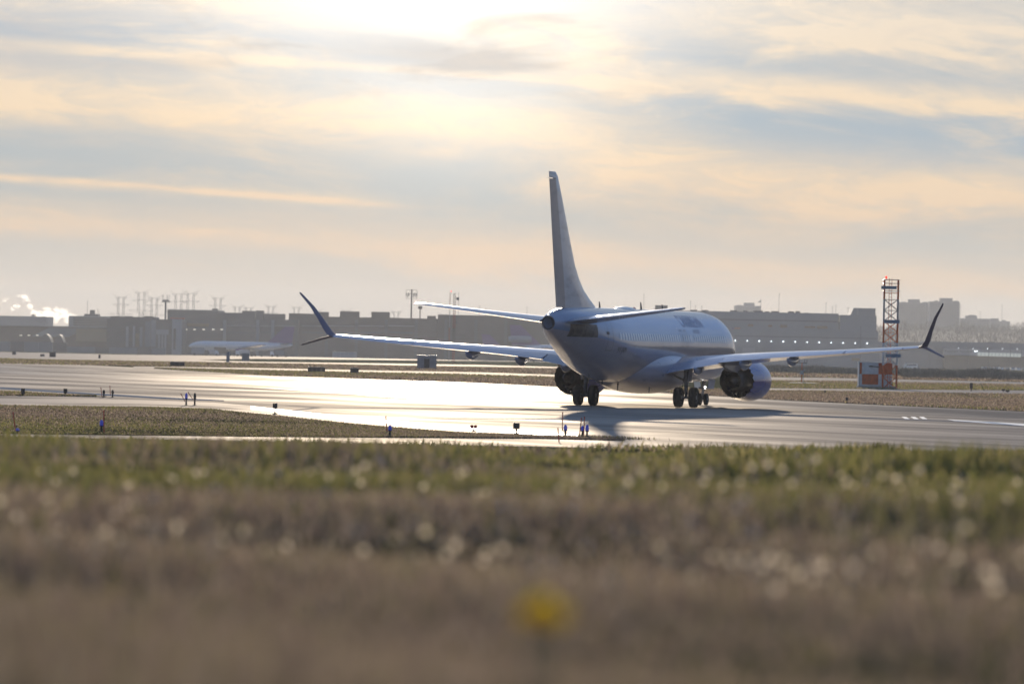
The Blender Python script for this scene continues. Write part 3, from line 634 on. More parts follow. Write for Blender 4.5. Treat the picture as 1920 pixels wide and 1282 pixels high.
# engines
for sg in (1, -1):
    ex, ez = sg*4.77, 1.52
    eng = MB().lathe([(19.6 - a, r) for a, r in ((11.62, 0.90), (11.5, 0.98), (11.62, 1.05), (12.0, 1.11), (12.8, 1.15), (13.6, 1.14), (14.4, 1.09), (15.0, 1.03))], (ex, 0, ez), 'Y', 72).build('engine_nacelle', M['navy'], plane, True, 60)
    MB().lathe([(19.6 - a, r) for a, r in ((11.62, 0.90), (12.1, 0.88), (12.9, 0.90))], (ex, 0, ez), 'Y', 48).build('inlet_duct', M['steel'], eng, True, 60)
    # fan nozzle with chevrons
    nC_ = 18*6; v0, v1, v2, v3 = [], [], [], []
    for k in range(nC_):
        w_ = 2*math.pi*k/nC_; ph = (k % 6)/6; tri = 1 - abs(2*ph - 1)
        for lst, a, r in ((v0, 15.0, 1.03), (v1, 15.55 + 0.26*tri, 0.985 - 0.03*tri), (v2, 15.54 + 0.26*tri, 0.965 - 0.03*tri), (v3, 14.2, 0.98)):
            lst.append((ex + r*math.cos(w_), 19.6 - a, ez + r*math.sin(w_)))
    MB().loft([v0, v1], cap=False).build('fan_nozzle', M['navy'], eng, True, 60)
    MB().loft([v1, v2, v3], cap=False).build('nozzle_lining', M['dark_metal'], eng, True, 60)
    MB().lathe([(19.6 - 13.2, 0.60), (19.6 - 14.6, 0.66), (19.6 - 15.6, 0.60), (19.6 - 16.5, 0.46), (19.6 - 16.45, 0.43), (19.6 - 15.4, 0.45)], (ex, 0, ez), 'Y', 40).build('core_cowl', M['dark_metal'], eng, True, 50)
    MB().lathe([(19.6 - 15.3, 0.34), (19.6 - 16.4, 0.30), (19.6 - 17.0, 0.15), (19.6 - 17.15, 0.03)], (ex, 0, ez), 'Y', 28, True).build('exhaust_plug', M['dark_metal'], eng, True, 60)
    MB().lathe([(19.6 - 13.25, 0.99), (19.6 - 13.3, 0.15)], (ex, 0, ez), 'Y', 40, True).build('fan_disc', M['dark_metal'], eng)
    for k in range(20):
        w_ = 2*math.pi*k/20
        mt = Matrix.Rotation(-w_, 3, 'Y')
        MB().box((ex + 0.81*math.cos(w_), 19.6 - 14.3, ez + 0.81*math.sin(w_)), (0.36, 0.4, 0.02), mt).build('guide_vane', M['dark_metal'], eng)
    # pylon
    rings = []
    for a, z0, z1, hw in ((12.6, 2.62, 2.70, 0.05), (13.6, 2.5, 2.92, 0.16), (15.2, 2.3, 2.86, 0.2), (16.4, 1.98, 2.72, 0.2), (17.6, 2.06, 2.6, 0.16), (18.8, 2.28, 2.52, 0.05)):
        rings.append([(ex - hw, 19.6 - a, z0), (ex + hw, 19.6 - a, z0), (ex + hw, 19.6 - a, z1), (ex - hw, 19.6 - a, z1)])
    MB().loft(rings).build('engine_pylon', M['fairing'], eng)
    # strake on the nacelle flank
    MB().add([(ex - sg*0.83, 19.6 - 12.4, ez + 0.86), (ex - sg*0.83, 19.6 - 13.5, ez + 0.84), (ex - sg*1.05, 19.6 - 13.45, ez + 1.08), (ex - sg*0.84, 19.6 - 12.4, ez + 0.85), (ex - sg*0.84, 19.6 - 13.5, ez + 0.83), (ex - sg*1.06, 19.6 - 13.45, ez + 1.07)],
             [(0, 1, 2), (5, 4, 3), (0, 3, 4, 1), (1, 4, 5, 2), (2, 5, 3, 0)]).build('nacelle_strake', M['fairing'], eng)

# landing gear
def tyre_profile(Rr, Wd, hub):
    return [(-Wd*0.36, hub), (-Wd*0.46, Rr*0.72), (-Wd*0.5, Rr*0.84), (-Wd*0.42, Rr*0.95), (-Wd*0.25, Rr*0.992), (-Wd*0.08, Rr), (-Wd*0.06, Rr*0.985), (Wd*0.06, Rr*0.985), (Wd*0.08, Rr), (Wd*0.25, Rr*0.992), (Wd*0.42, Rr*0.95), (Wd*0.5, Rr*0.84), (Wd*0.46, Rr*0.72), (Wd*0.36, hub)]
def wheel(par, x, y, Rr, Wd):
    wv = MB().lathe(tyre_profile(Rr, Wd, Rr*0.5), (x, y, Rr), 'X', 40, True).build('wheel', M['rubber'], par, True, 50)
    MB().lathe([(-Wd*0.38, 0.04), (-Wd*0.38, Rr*0.2), (-Wd*0.30, Rr*0.28), (-Wd*0.30, Rr*0.42), (-Wd*0.385, Rr*0.52), (Wd*0.385, Rr*0.52), (Wd*0.30, Rr*0.42), (Wd*0.30, Rr*0.28), (Wd*0.38, Rr*0.2), (Wd*0.38, 0.04)], (x, y, Rr), 'X', 28, True).build('rim', M['gear'], wv, True, 40)
for sg in (1, -1):
    x = sg*2.86
    g = MB().tube((x, 0, 0.56), (x, 0.02, 1.35), 0.085, n=16).tube((x, 0.02, 1.25), (x - sg*0.05, 0.1, 2.35), 0.135, 0.15, 16).tube((x - 0.46, 0, 0.56), (x + 0.46, 0, 0.56), 0.07, n=12).build('main_gear_leg', M['gear'], plane, True, 50)
    MB().tube((x - sg*0.03, 0.1, 1.45), (x - sg*1.35, 0.15, 2.05), 0.06, n=10).tube((x, 0, 1.5), (x, 0.9, 2.25), 0.05, n=10).build('side_brace', M['gear'], g, True, 50)
    MB().tube((x, -0.12, 1.30), (x, -0.42, 0.98), 0.035, n=8).tube((x, -0.42, 0.98), (x, -0.1, 0.62), 0.035, n=8).build('torque_link', M['gear'], g, True, 50)
    MB().box((x + sg*0.22, 0.0, 1.85), (0.05, 0.75, 0.85), Matrix.Rotation(R(6*sg), 3, 'Y')).build('gear_door', M['fairing'], g)
    MB().tube((x + 0.1, -0.15, 2.0), (x + 0.08, -0.13, 0.7), 0.018, n=6).tube((x - 0.1, -0.15, 1.7), (x - 0.25, -0.1, 0.72), 0.015, n=6).build('brake_hose', M['rubber'], g, True)
    for s2 in (-1, 1): wheel(g, x + s2*0.43, 0.0, 0.565, 0.42)
ny = 15.6
g = MB().tube((0, ny, 0.36), (0, ny + 0.05, 0.95), 0.055, n=12).tube((0, ny + 0.04, 0.85), (0, ny + 0.18, 1.7), 0.095, n=14).tube((-0.26, ny, 0.345), (0.26, ny, 0.345), 0.045, n=10).build('nose_gear_leg', M['gear'], plane, True, 50)
MB().tube((0, ny + 0.1, 1.1), (0, ny + 1.0, 1.55), 0.05, n=10).tube((-0.25, ny - 0.05, 1.0), (0.25, ny - 0.05, 1.0), 0.05, n=8).build('drag_brace', M['gear'], g, True, 50)
MB().tube((0, ny - 0.07, 0.9), (0, ny - 0.3, 0.66), 0.03, n=8).tube((0, ny - 0.3, 0.66), (0, ny - 0.05, 0.4), 0.03, n=8).build('torque_link', M['gear'], g, True, 50)
for s2 in (-1, 1):
    wheel(g, s2*0.19, ny, 0.345, 0.2)
    MB().box((s2*0.42, ny + 0.25, 1.22), (0.03, 1.5, 0.55), Matrix.Rotation(R(8*s2), 3, 'Y')).build('gear_door', M['fairing'], g)
MB().lathe([(0, 0.02), (0.02, 0.09), (0.05, 0.09)], (0.14, ny - 0.1, 1.02), 'Y', 14, True).build('taxi_lamp', M['lamp_clear'], g)

# aerials, drains and beacons
def aerial(a, z, h, w, x=0.0, up=1):
    MB().add([(x - 0.02, 19.6 - a, z), (x + 0.02, 19.6 - a, z), (x + 0.02, 19.6 - a - w, z), (x - 0.02, 19.6 - a - w, z), (x - 0.01, 19.6 - a - w*0.7, z + up*h), (x + 0.01, 19.6 - a - w*0.7, z + up*h), (x + 0.01, 19.6 - a - w*1.15, z + up*h), (x - 0.01, 19.6 - a - w*1.15, z + up*h)],
             [(0, 1, 2, 3), (4, 5, 6, 7), (0, 1, 5, 4), (1, 2, 6, 5), (2, 3, 7, 6), (3, 0, 4, 7)]).build('aerial', M['seam'], plane)
aerial(27.6, 5.32, 0.36, 0.3); aerial(18.6, 5.35, 0.42, 0.34); aerial(13.8, 5.35, 0.34, 0.3)
aerial(27.2, 1.46, 0.28, 0.22, 0.1, -1); aerial(24.4, 1.30, 0.42, 0.22, 0.25, -1); aerial(21.6, 1.2, 0.4, 0.2, 1.3, -1); aerial(29.6, 1.8, 0.22, 0.2, 0.0, -1)
MB().lathe([(5.33, 0.12), (5.42, 0.11), (5.47, 0.04)], (0, 19.6 - 20.4, 0), 'Z', 14, True).build('beacon', material('beacon_red', (0.5, 0.03, 0.02), 0.2, 0.5), plane, True)
rg = []
for a, h in ((20.9, 0.02), (21.4, 0.13), (22.6, 0.16), (23.6, 0.1), (24.0, 0.02)):
    rg.append([(0.42*math.cos(w_)*(0.4 + 3.7*h), 19.6 - a, 5.33 + h*max(0.0, math.sin(w_))) for w_ in [2*math.pi*j/16 for j in range(16)]])
MB().loft(rg).build('satellite_dome', M['white'], plane, True, 60)
MB().tube((0.0, 19.6 - 38.18, 4.88), (0.0, 19.6 - 38.3, 4.88), 0.035, n=10).build('tail_lamp', M['lamp_clear'], plane)

# ================================================================== airfield furniture
M['stake'] = material('red_stake_paint', (0.50, 0.05, 0.035), 0.6, 0.4, var=0.2, vscale=9)
M['blue_glass'] = material('blue_lamp_glass', (0.07, 0.08, 0.40), 0.1, 0.5, emit=(0.10, 0.13, 1.0), estr=0.08)
M['black'] = material('black_housing', (0.03, 0.028, 0.026), 0.6, 0.4, var=0.3, vscale=10)
M['sign_back'] = material('sign_back_metal', (0.075, 0.066, 0.062), 0.6, 0.4, var=0.25, vscale=3)
M['galv'] = material('galvanised_steel', (0.36, 0.37, 0.38), 0.45, 0.5, 0.6, var=0.2, vscale=6)
M['orange'] = material('aviation_orange', (0.62, 0.115, 0.03), 0.55, 0.4, var=0.2, vscale=2)
M['tower_white'] = material('tower_white', (0.66, 0.66, 0.66), 0.5, 0.4, var=0.12, vscale=2)
M['redlamp'] = material('red_obstruction_lamp', (0.7, 0.02, 0.01), 0.2, 0.5, emit=(1.0, 0.05, 0.02), estr=1.2)
M['panelblue'] = material('antenna_panel_blue', (0.12, 0.20, 0.29), 0.45, 0.5, var=0.15, vscale=2)
M['concrete'] = material('concrete', (0.36, 0.345, 0.32), 0.9, 0.3, var=0.2, vscale=3)
M['box_grey'] = material('cabinet_grey', (0.30, 0.28, 0.30), 0.6, 0.4, var=0.15, vscale=2)
M['green_pole'] = material('green_pole', (0.06, 0.13, 0.06), 0.6, 0.4)

def taxi_light(u, v, label, dark=False, h=0.36):
    c = G(u, v); t = thing('taxiway_light', label, 'light', c, 0, 'blue taxiway edge lights')
    MB().lathe([(0.0, 0.11), (0.025, 0.11), (0.03, 0.045), (h*0.45, 0.035), (h*0.47, 0.06), (h*0.55, 0.065)], (0, 0, 0), 'Z', 14, True).build('stem', M['black'], t, True, 40)
    MB().lathe([(h*0.55, 0.063), (h*0.72, 0.068), (h*0.88, 0.056), (h*0.97, 0.03), (h, 0.01)], (0, 0, 0), 'Z', 14, True).build('lens', M['black'] if dark else M['blue_glass'], t, True, 40)
def stake(u, v, u2, v2, label):
    c = G(u, v); top = at(u2, v2, c.y) - c
    t = thing('marker_stake', label, 'stake', c, 0, 'thin red marker stakes')
    MB().tube((0, 0, -0.03), top*0.93, 0.02, 0.018, 8).build('rod', M['stake'], t, True)
    MB().tube(top*0.93, top, 0.026, 0.024, 8).build('cap', M['stake'], t, True)
def marker(u, v, label, w=0.22, h=0.36, hb=0.2):
    c = G(u, v); t = thing('edge_marker', label, 'marker', c, 0, 'dark edge marker boxes')
    MB().tube((0, 0, 0), (0, 0, hb + 0.02), 0.03, n=8).build('post', M['black'], t)
    MB().box((0, 0, hb + h/2), (w, 0.12, h)).build('head', M['sign_back'], t)
    MB().lathe([(0, 0.12), (0.03, 0.12), (0.05, 0.05)], (0, 0, 0), 'Z', 12, True).build('base', M['black'], t)
taxi_light(33, 813.5, 'bright blue light low beside the leftmost leaning red stake', h=0.2)
stake(30, 812, 24, 772, 'red stake leaning beside the leftmost blue light')
taxi_light(190, 811, 'blue light standing against the second red stake from the left', h=0.44)
stake(195, 812, 194.5, 769, 'upright red stake beside a blue light on the grass island')
taxi_light(194.5, 745, 'dark light just left of its twin by the far pavement tip', True, 0.42)
taxi_light(211, 745, 'dark light just right of its twin by the far pavement tip', True, 0.42)
stake(191.5, 744, 189, 726, 'short stake leaning left by the dark twin lights')
stake(207, 741, 206, 723, 'upright short stake by the dark twin lights')
taxi_light(349, 760, 'blue light with a slanting stake on the left shoulder', h=0.62)
taxi_light(365, 760, 'dark light right of the slanting pair of stakes', True, 0.62)
stake(347.5, 753, 339, 737.5, 'left one of two strongly slanting stakes on the shoulder')
stake(363, 750, 352.5, 735, 'right one of two strongly slanting stakes on the shoulder')
taxi_light(731, 818, 'single blue light on the narrow end of the grass island', h=0.40)
stake(726, 812, 723.5, 780, 'red stake beside the single blue light on the island')
taxi_light(1060, 817.5, 'pale blue light left of the aircraft tail shadow', h=0.42)
taxi_light(1092, 818.5, 'left one of two deep blue lights by the tail shadow', h=0.40)
taxi_light(1100.5, 821, 'right one of two deep blue lights by the tail shadow', h=0.48)
stake(1054.5, 807, 1055, 772, 'upright red stake in front of the aircraft main wheels')
stake(1086, 820, 1090.5, 783, 'left one of two red stakes in the aircraft shadow')
stake(1094.5, 819, 1096, 781, 'right one of two red stakes in the aircraft shadow')
stake(1048.5, 829, 1046, 802, 'short red stake nearest the foreground grass')
marker(43, 742, 'dark marker box at the tip of the left grass wedge', 0.2, 0.3, 0.1)
marker(122.5, 742, 'dark marker box right of the left grass wedge', 0.2, 0.26, 0.14)
marker(515.5, 777, 'dark marker box beside the bright painted edge line', 0.2, 0.24, 0.26)
marker(968, 814, 'dark marker box left of the tail shadow', 0.24, 0.22, 0.2)
marker(1588, 756.5, 'small dark marker at the edge of the right verge', 0.16, 0.2, 0.2)
marker(1821, 733.5, 'dark box on a post on the right verge', 0.26, 0.5, 0.25)
marker(1547, 738, 'tiny dark marker by the right service road', 0.14, 0.16, 0.1)
marker(1881, 735, 'dark stub at the far right service road', 0.3, 0.16, 0.12)
marker(1889, 736, 'second dark stub at the far right service road', 0.34, 0.14, 0.08)
c = G(888, 808); t = thing('runway_guard_light', 'small reddish lamp on the pavement near the edge line', 'light', c)
MB().lathe([(0, 0.08), (0.03, 0.08), (0.04, 0.03), (0.13, 0.03)], (0, 0, 0), 'Z', 10, True).build('stem', M['black'], t)
for sx in (-0.07, 0.07): MB().sphere((sx, 0, 0.17), 0.07, 8, 6).build('lamp', M['stake'], t, True)
c = G(1846, 733); top = at(1839, 718, c.y) - c
t = thing('leaning_pole', 'thin green pole leaning on the right verge', 'pole', c)
MB().tube((0, 0, -0.05), top, 0.03, 0.025, 8).build('rod', M['green_pole'], t); MB().box((0, 0, 0.02), (0.2, 0.2, 0.04)).build('foot', M['concrete'], t)

def sign(u0, u1, vt, vb, vg, label, panels=2):
    um = (u0 + u1)/2; c = G(um, vg); a, b = at(u0, vt, c.y), at(u1, vb, c.y); w = b.x - a.x
    t = thing('taxiway_sign', label, 'sign', c, 0, 'backs of taxiway signs')
    z0 = at(um, vb, c.y).z - c.z; z1 = at(um, vt, c.y).z - c.z
    for k in range(panels):
        x0 = -w/2 + w*k/panels; MB().span(x0 + 0.01, x0 + w/panels - 0.01, -0.08, 0.08, max(z0, 0.06), z1).build('panel', M['sign_back'], t)
    for x in (-w*0.35, w*0.35): MB().tube((x, 0, 0), (x, 0, max(z0, 0.06) + 0.02), 0.03, n=8).build('leg', M['galv'], t)
    MB().span(-w/2 - 0.015, w/2 + 0.015, -0.1, 0.1, z1 + 0.002, z1 + 0.04).build('cap_rail', M['galv'], t)
sign(319, 346, 678.5, 685.5, 687, 'dark back of a taxiway sign at the far left', 3)
sign(577, 609.5, 688.5, 697, 698, 'long dark sign back beneath the left wing', 4)
sign(656.5, 672.5, 690, 698.5, 702, 'short dark sign back on a leg beneath the left wing', 1)

# equipment cabinet beyond the runway under the left wing
c = G(800, 692); a = at(783, 666, c.y); b = at(818.5, 692, c.y); w = b.x - a.x; h = at(800, 667, c.y).z - c.z
t = thing('equipment_cabinet', 'grey lilac equipment cabin beyond the runway under the left wing', 'cabin', c)
MB().span(-w/2, w/2, 0, 2.0, 0.1, h).build('wall', M['box_grey'], t); MB().span(-w/2 - 0.06, w/2 + 0.06, -0.06, 2.06, h + 0.003, h + 0.09).build('roof', M['tower_white'], t)
MB().span(-0.35, 0.35, -0.04, -0.003, 0.15, h*0.78).build('door', M['sign_back'], t); MB().span(-w/2 - 0.15, w/2 + 0.15, -0.15, 2.1, -0.1, 0.097).build('slab', M['concrete'], t)

# orange and white shelter with its antenna tower
c = G(1643, 728); D = c.y
X = lambda u, v=700: at(u, v, D).x - c.x
Z = lambda v, u=1645: at(u, v, D).z - c.z
t = thing('equipment_shelter', 'orange and white chequered shelter at the foot of the antenna tower', 'shelter', c)
x0, xm0, xm, xm2, x1 = X(1611), X(1616), X(1647), X(1653), X(1672.5); z0, zm, z1 = 0.22, Z(701.5), Z(680)
MB().span(x0 - 0.1, x1 + 0.4, -0.2, 2.6, -0.08, 0.216).build('slab', M['concrete'], t)
MB().span(x0, x1, 0.02, 2.4, z0, z1 - 0.01).build('wall', M['tower_white'], t)
for nm, a0, a1, b0, b1, mt in (('panel', x0, xm0, zm, z1, 'orange'), ('panel', xm0, xm, zm, z1, 'tower_white'), ('panel', xm, x1, zm, z1, 'orange'), ('panel', x0, xm0, z0, zm, 'tower_white'), ('panel', xm0 + 0.02, xm, z0 + 0.12, zm, 'orange'), ('panel', xm, x1, z0, zm, 'tower_white')):
    MB().span(a0 + 0.012, a1 - 0.012, -0.03, 0.017, b0 + 0.012, b1 - 0.012).build(nm, M[mt], t)
MB().span(x0 - 0.06, x1 + 0.06, -0.08, 2.46, z1, z1 + 0.07).build('roof', M['tower_white'], t)
MB().span(x0 - 0.02, x0 + 0.04, -0.06, -0.032, z0, z1).build('corner_trim', M['galv'], t)
MB().tube((xm - 0.9, -0.05, Z(686.5)), (xm + 0.1, -0.05, Z(688)), 0.045, n=8).build('conduit', M['sign_back'], t)
MB().span(xm - 0.85, xm - 0.55, -0.12, -0.032, Z(688), Z(685.5)).build('lamp_box', M['sign_back'], t)
cb = c + Vector((X(1669), 0.0, 0)); cb.y = D - 1.15
tw = thing('antenna_tower', 'tall orange and white lattice tower with blue panel antennas', 'tower', cb)
D2 = cb.y; TZt = at(1670, 524, D2).z - cb.z; wl = at(1657.5, 620, D2).x - cb.x; wr = at(1683.5, 620, D2).x - cb.x; dp = 1.1
zoff = [0.0, 2.15, 4.2, 6.2, 8.2, TZt]
legs = [(wl, 0), (wr, 0), (wr, dp), (wl, dp)]
for k in range(5):
    mt = M['orange'] if k in (0, 2, 4) else M['tower_white']
    if k == 3: mt = M['galv']
    z0_, z1_ = zoff[k], zoff[k+1]
    for lx, ly in legs: MB().tube((lx, ly, z0_), (lx, ly, z1_ - 0.01), 0.052, n=8).build('leg', mt, tw)
    sub = 2 if k < 4 else 3
    mb = MB()
    for q in range(sub):
        za, zb_ = z0_ + (z1_ - z0_)*q/sub, z0_ + (z1_ - z0_)*(q + 1)/sub
        for i in range(4):
            (xa, ya), (xb, yb) = legs[i], legs[(i+1) % 4]
            mb.tube((xa, ya, zb_ - 0.02), (xb, yb, zb_ - 0.02), 0.026, n=6)
            if k < 4:
                mb.tube((xa, ya, za), (xb, yb, zb_), 0.024, n=6); mb.tube((xb, yb, za), (xa, ya, zb_), 0.024, n=6)
    mb.build('bracing', mt, tw)
mb = MB()
for lx in (wl + 0.42, wl + 0.66): mb.tube((lx, 0.25, 0), (lx, 0.25, TZt + 0.1), 0.025, n=6)
for q in range(32): mb.tube((wl + 0.42, 0.25, 0.3 + q*0.3), (wl + 0.66, 0.25, 0.3 + q*0.3), 0.014, n=5)
mb.build('ladder', M['orange'], tw)
mb = MB()
for zz in (TZt - 0.03, TZt - 0.35, TZt - 1.05):
    for i in range(4):
        (xa, ya), (xb, yb) = [(lx + (-0.1 if lx < 0 else 0.1), ly + (-0.1 if ly == 0 else 0.1)) for lx, ly in (legs[i], legs[(i+1) % 4])]
        mb.tube((xa, ya, zz), (xb, yb, zz), 0.022, n=6)
mb.build('guard_rail', M['galv'], tw)
for (u0, u1, v0, v1) in ((1652, 1680.5, 536, 542.5), (1656.5, 1686, 599.5, 606.5), (1660, 1688.5, 663, 670)):
    a = at(u0, v0, D2) - cb; b = at(u1, v1, D2) - cb
    MB().span(a.x, b.x, -0.62, -0.22, b.z, a.z).build('panel_antenna', M['panelblue'], tw)
    for xx_ in (a.x + 0.3, b.x - 0.3): MB().tube((xx_, -0.22, (a.z + b.z)/2), (xx_, 0.05, (a.z + b.z)/2), 0.035, n=6).build('antenna_bracket', M['galv'], tw)
a = at(1662, 524, D2) - cb
MB().tube((a.x, 0.2, TZt - 0.02), (a.x, 0.2, TZt + 0.08), 0.03, n=8).build('lamp_stem', M['galv'], tw)
MB().lathe([(TZt + 0.08, 0.07), (TZt + 0.16, 0.10), (TZt + 0.26, 0.09), (TZt + 0.32, 0.03)], (a.x, 0.2, 0), 'Z', 12, True).build('obstruction_lamp', M['redlamp'], tw, True)
MB().span(wl - 0.3, wr + 0.35, -0.3, dp + 0.3, -0.1, 0.02).build('foundation', M['concrete'], tw)

# weather mast on a gravel mound
c = G(1503, 719); D = c.y; c2 = c.copy()
t = thing('weather_mast', 'small orange mast with forked sensors left of the shelter', 'mast', c)
h = at(1503, 674, D).z - c.z; zf = at(1503, 680.5, D).z - c.z; hw = 0.5
MB().tube((0, 0, 0), (0, 0, zf), 0.055, 0.045, 10).build('pole', M['orange'], t)
MB().tube((-hw, 0, zf), (hw, 0, zf), 0.03, n=8).build('crossarm', M['sign_back'], t)
for xx_ in (-hw, -hw + 0.22, hw - 0.22, hw): MB().tube((xx_, 0, zf), (xx_, 0, h), 0.022, n=6).build('sensor_prong', M['sign_back'], t)
zc = at(1503, 698, D).z - c.z
MB().box((0.02, -0.08, zc), (0.26, 0.2, 0.42)).build('sensor_box', M['galv'], t); MB().tube((0, 0, zc + 0.1), (0.32, -0.05, zc + 0.22), 0.05, n=8).build('sensor_arm', M['galv'], t)
MB().tube((-0.25, 0, zc - 0.15), (0, 0, zc + 0.05), 0.05, n=8).build('sensor_arm', M['galv'], t)
MB().tube((0.15, -0.1, 0), (0.15, -0.1, zc), 0.03, n=8).build('conduit', M['galv'], t)
mv = MB(); rings = [[(r*2.3*math.cos(w_), r*4.0*math.sin(w_) - 1.0, z) for w_ in [2*math.pi*j/28 for j in range(28)]] for r, z in ((1.0, -0.02), (0.8, 0.06), (0.5, 0.12), (0.15, 0.15))]
o = mv.loft(rings).build('gravel_mound', M['gravel'], None, True); o.location = c2; tag(o, 'low grey gravel mound under the weather mast', 'gravel')

# dandelion close to the camera
M['petal'] = blade_mat('dandelion_yellow', 0.8)
dz_ = 9.6; pc = at(1016, 1150, dz_); g0 = float(terrain(pc.x, dz_))
t = thing('dandelion', 'out of focus yellow flower low in the centre foreground', 'flower', (pc.x, dz_, g0))
h = max(0.06, pc.z - g0); mb = MB()
for hx_, hy_, hz_, hr_ in ((0, 0, 0, 0.032), (0.026, 0.06, -0.012, 0.024), (-0.024, 0.1, -0.01, 0.022)):
    mb = MB(); b_ = Vector((hx_, hy_, h + hz_)); mb.sphere(b_, hr_*0.55, 10, 6)
    for k in range(70):
        w_ = k*2.39996; e_ = math.acos(1 - 1.15*(k + 0.5)/70); d_ = Vector((math.sin(e_)*math.cos(w_), math.sin(e_)*math.sin(w_), math.cos(e_))); n_ = d_.cross(Vector((0.3, 0.2, 0.93))).normalized()*0.006
        mb.add([b_ + d_*hr_*0.25, b_ + d_*hr_*0.75 + n_, b_ + d_*hr_, b_ + d_*hr_*0.75 - n_], [(0, 1, 2, 3)])
    me = mb.mesh('bloom'); ca_ = me.color_attributes.new('Col', 'FLOAT_COLOR', 'POINT'); ca_.data.foreach_set('color', np.tile(np.array([1.0, 0.80, 0.03, 1], dtype=np.float32), len(me.vertices)))
    finish(me, M['petal']); link('bloom', me, t)
for hx_, hy_, hz_ in ((0, 0, 0), (0.022, 0.06, -0.012), (-0.02, 0.1, -0.01)): MB().tube((hx_*0.4, hy_*0.4, -0.02), (hx_, hy_, h + hz_), 0.003, 0.003, 6).build('stalk', M['green_pole'], t)

# ================================================================== the far side of the airport
M['wall_a'] = material('hangar_wall', (0.11, 0.112, 0.12), 0.8, 0.3, var=0.12, vscale=0.05)
M['wall_b'] = material('hangar_wall_pale', (0.24, 0.26, 0.29), 0.7, 0.3, var=0.08, vscale=0.05)
M['wall_c'] = material('brown_wall', (0.115, 0.095, 0.088), 0.8, 0.3, var=0.15, vscale=0.08)
M['wall_d'] = material('blue_grey_wall', (0.15, 0.18, 0.22), 0.7, 0.3, var=0.1, vscale=0.05)
M['apart'] = material('apartment_wall', (0.24, 0.24, 0.245), 0.8, 0.3, var=0.08, vscale=0.05)
M['panel_l'] = material('light_wall_panel', (0.33, 0.34, 0.36), 0.6, 0.3, var=0.1, vscale=0.1)
M['dark'] = material('dark_opening', (0.05, 0.05, 0.055), 0.6, 0.3)
M['glass_f'] = material('far_glazing', (0.10, 0.12, 0.14), 0.12, 0.6)
M['sign_o'] = material('sign_orange', (0.50, 0.20, 0.08), 0.6, 0.3)
M['sign_p'] = material('sign_purple', (0.16, 0.09, 0.24), 0.6, 0.3)
M['louver'] = material('louvre_brown', (0.23, 0.17, 0.10), 0.7, 0.3)
M['wall_lamp'] = material('wall_lamp', (0.8, 0.85, 0.9), 0.3, 0.5, emit=(0.9, 0.96, 1.0), estr=4.5)
M['warm_lamp'] = material('warm_wall_lamp', (0.9, 0.8, 0.6), 0.3, 0.5, emit=(1.0, 0.93, 0.8), estr=0.5)
M['lit_win'] = material('lit_window', (0.5, 0.5, 0.45), 0.2, 0.5, emit=(0.85, 0.92, 0.85), estr=0.22)
M['pole'] = material('far_pole', (0.13, 0.13, 0.135), 0.6, 0.4)
M['rw_red'] = material('mast_red', (0.40, 0.07, 0.04), 0.6, 0.4)
M['far_tree'] = material('bare_twigs', (0.12, 0.10, 0.085), 0.9, 0.1, var=0.25, vscale=0.3)
M['brush'] = material('dry_brush', (0.30, 0.25, 0.19), 0.9, 0.1, var=0.35, vscale=0.2)
M['steam'] = material('steam', (0.95, 0.95, 0.95), 1.0, 0.0)
M['car_a'] = material('car_silver', (0.5, 0.5, 0.52), 0.25, 0.5, 0.3, coat=0.6); M['car_b'] = material('car_white', (0.75, 0.75, 0.75), 0.25, 0.5, coat=0.6); M['car_c'] = material('car_dark', (0.05, 0.055, 0.07), 0.25, 0.5, coat=0.6)
M['hill'] = ground_mat('wooded_hill', (0.11, 0.095, 0.075), (0.14, 0.125, 0.09), (0.01, 0.01), (0.95, 0.95), 0.1)

class Far:
    """a building whose outline is given in photograph pixels at a stated distance"""
    def __init__(s, name, label, cat, uc, d, group=None):
        s.d = d; s.zg = float(np.interp(d, TY, TZ)); s.o = Vector((at(uc, 650, d).x, d, s.zg))
        s.t = thing(name, label, cat, s.o, 0, group)
    def x(s, u, v=630): return at(u, v, s.d).x - s.o.x
    def z(s, v, u): return at(u, v, s.d).z - s.o.z
    def part(s, name, u0, u1, vt, vb, mat, front=0.0, depth=40.0, par=None):
        um = (u0 + u1)/2; z1 = s.z(vt, um); z0 = 0.0 if vb is None else s.z(vb, um)
        return MB().span(s.x(u0), s.x(u1), front, front + depth, z0 if vb is not None else -1.0, z1).build(name, M[mat], par or s.t)
def facade_text(F_, txt, u0, u1, vt, vb, mat, front):
    cu_ = bpy.data.curves.new('t', 'FONT'); cu_.body = txt; cu_.size = 1.0; cu_.resolution_u = 2; cu_.extrude = 0.0
    ob = bpy.data.objects.new('t', cu_); col.objects.link(ob); dg = bpy.context.evaluated_depsgraph_get()
    me = bpy.data.meshes.new_from_object(ob.evaluated_get(dg)); bpy.data.objects.remove(ob)
    co = np.array([v.co for v in me.vertices]); mn, mx = co.min(0), co.max(0); um = (u0 + u1)/2
    xa, xb, za, zb_ = F_.x(u0), F_.x(u1), F_.z(vb, um), F_.z(vt, um)
    for v in me.vertices:
        v.co = (xa + (v.co.x - mn[0])/(mx[0] - mn[0])*(xb - xa), front, za + (v.co.y - mn[1])/(mx[1] - mn[1])*(zb_ - za))
    finish(me, M[mat]); return link('lettering', me, F_.t)
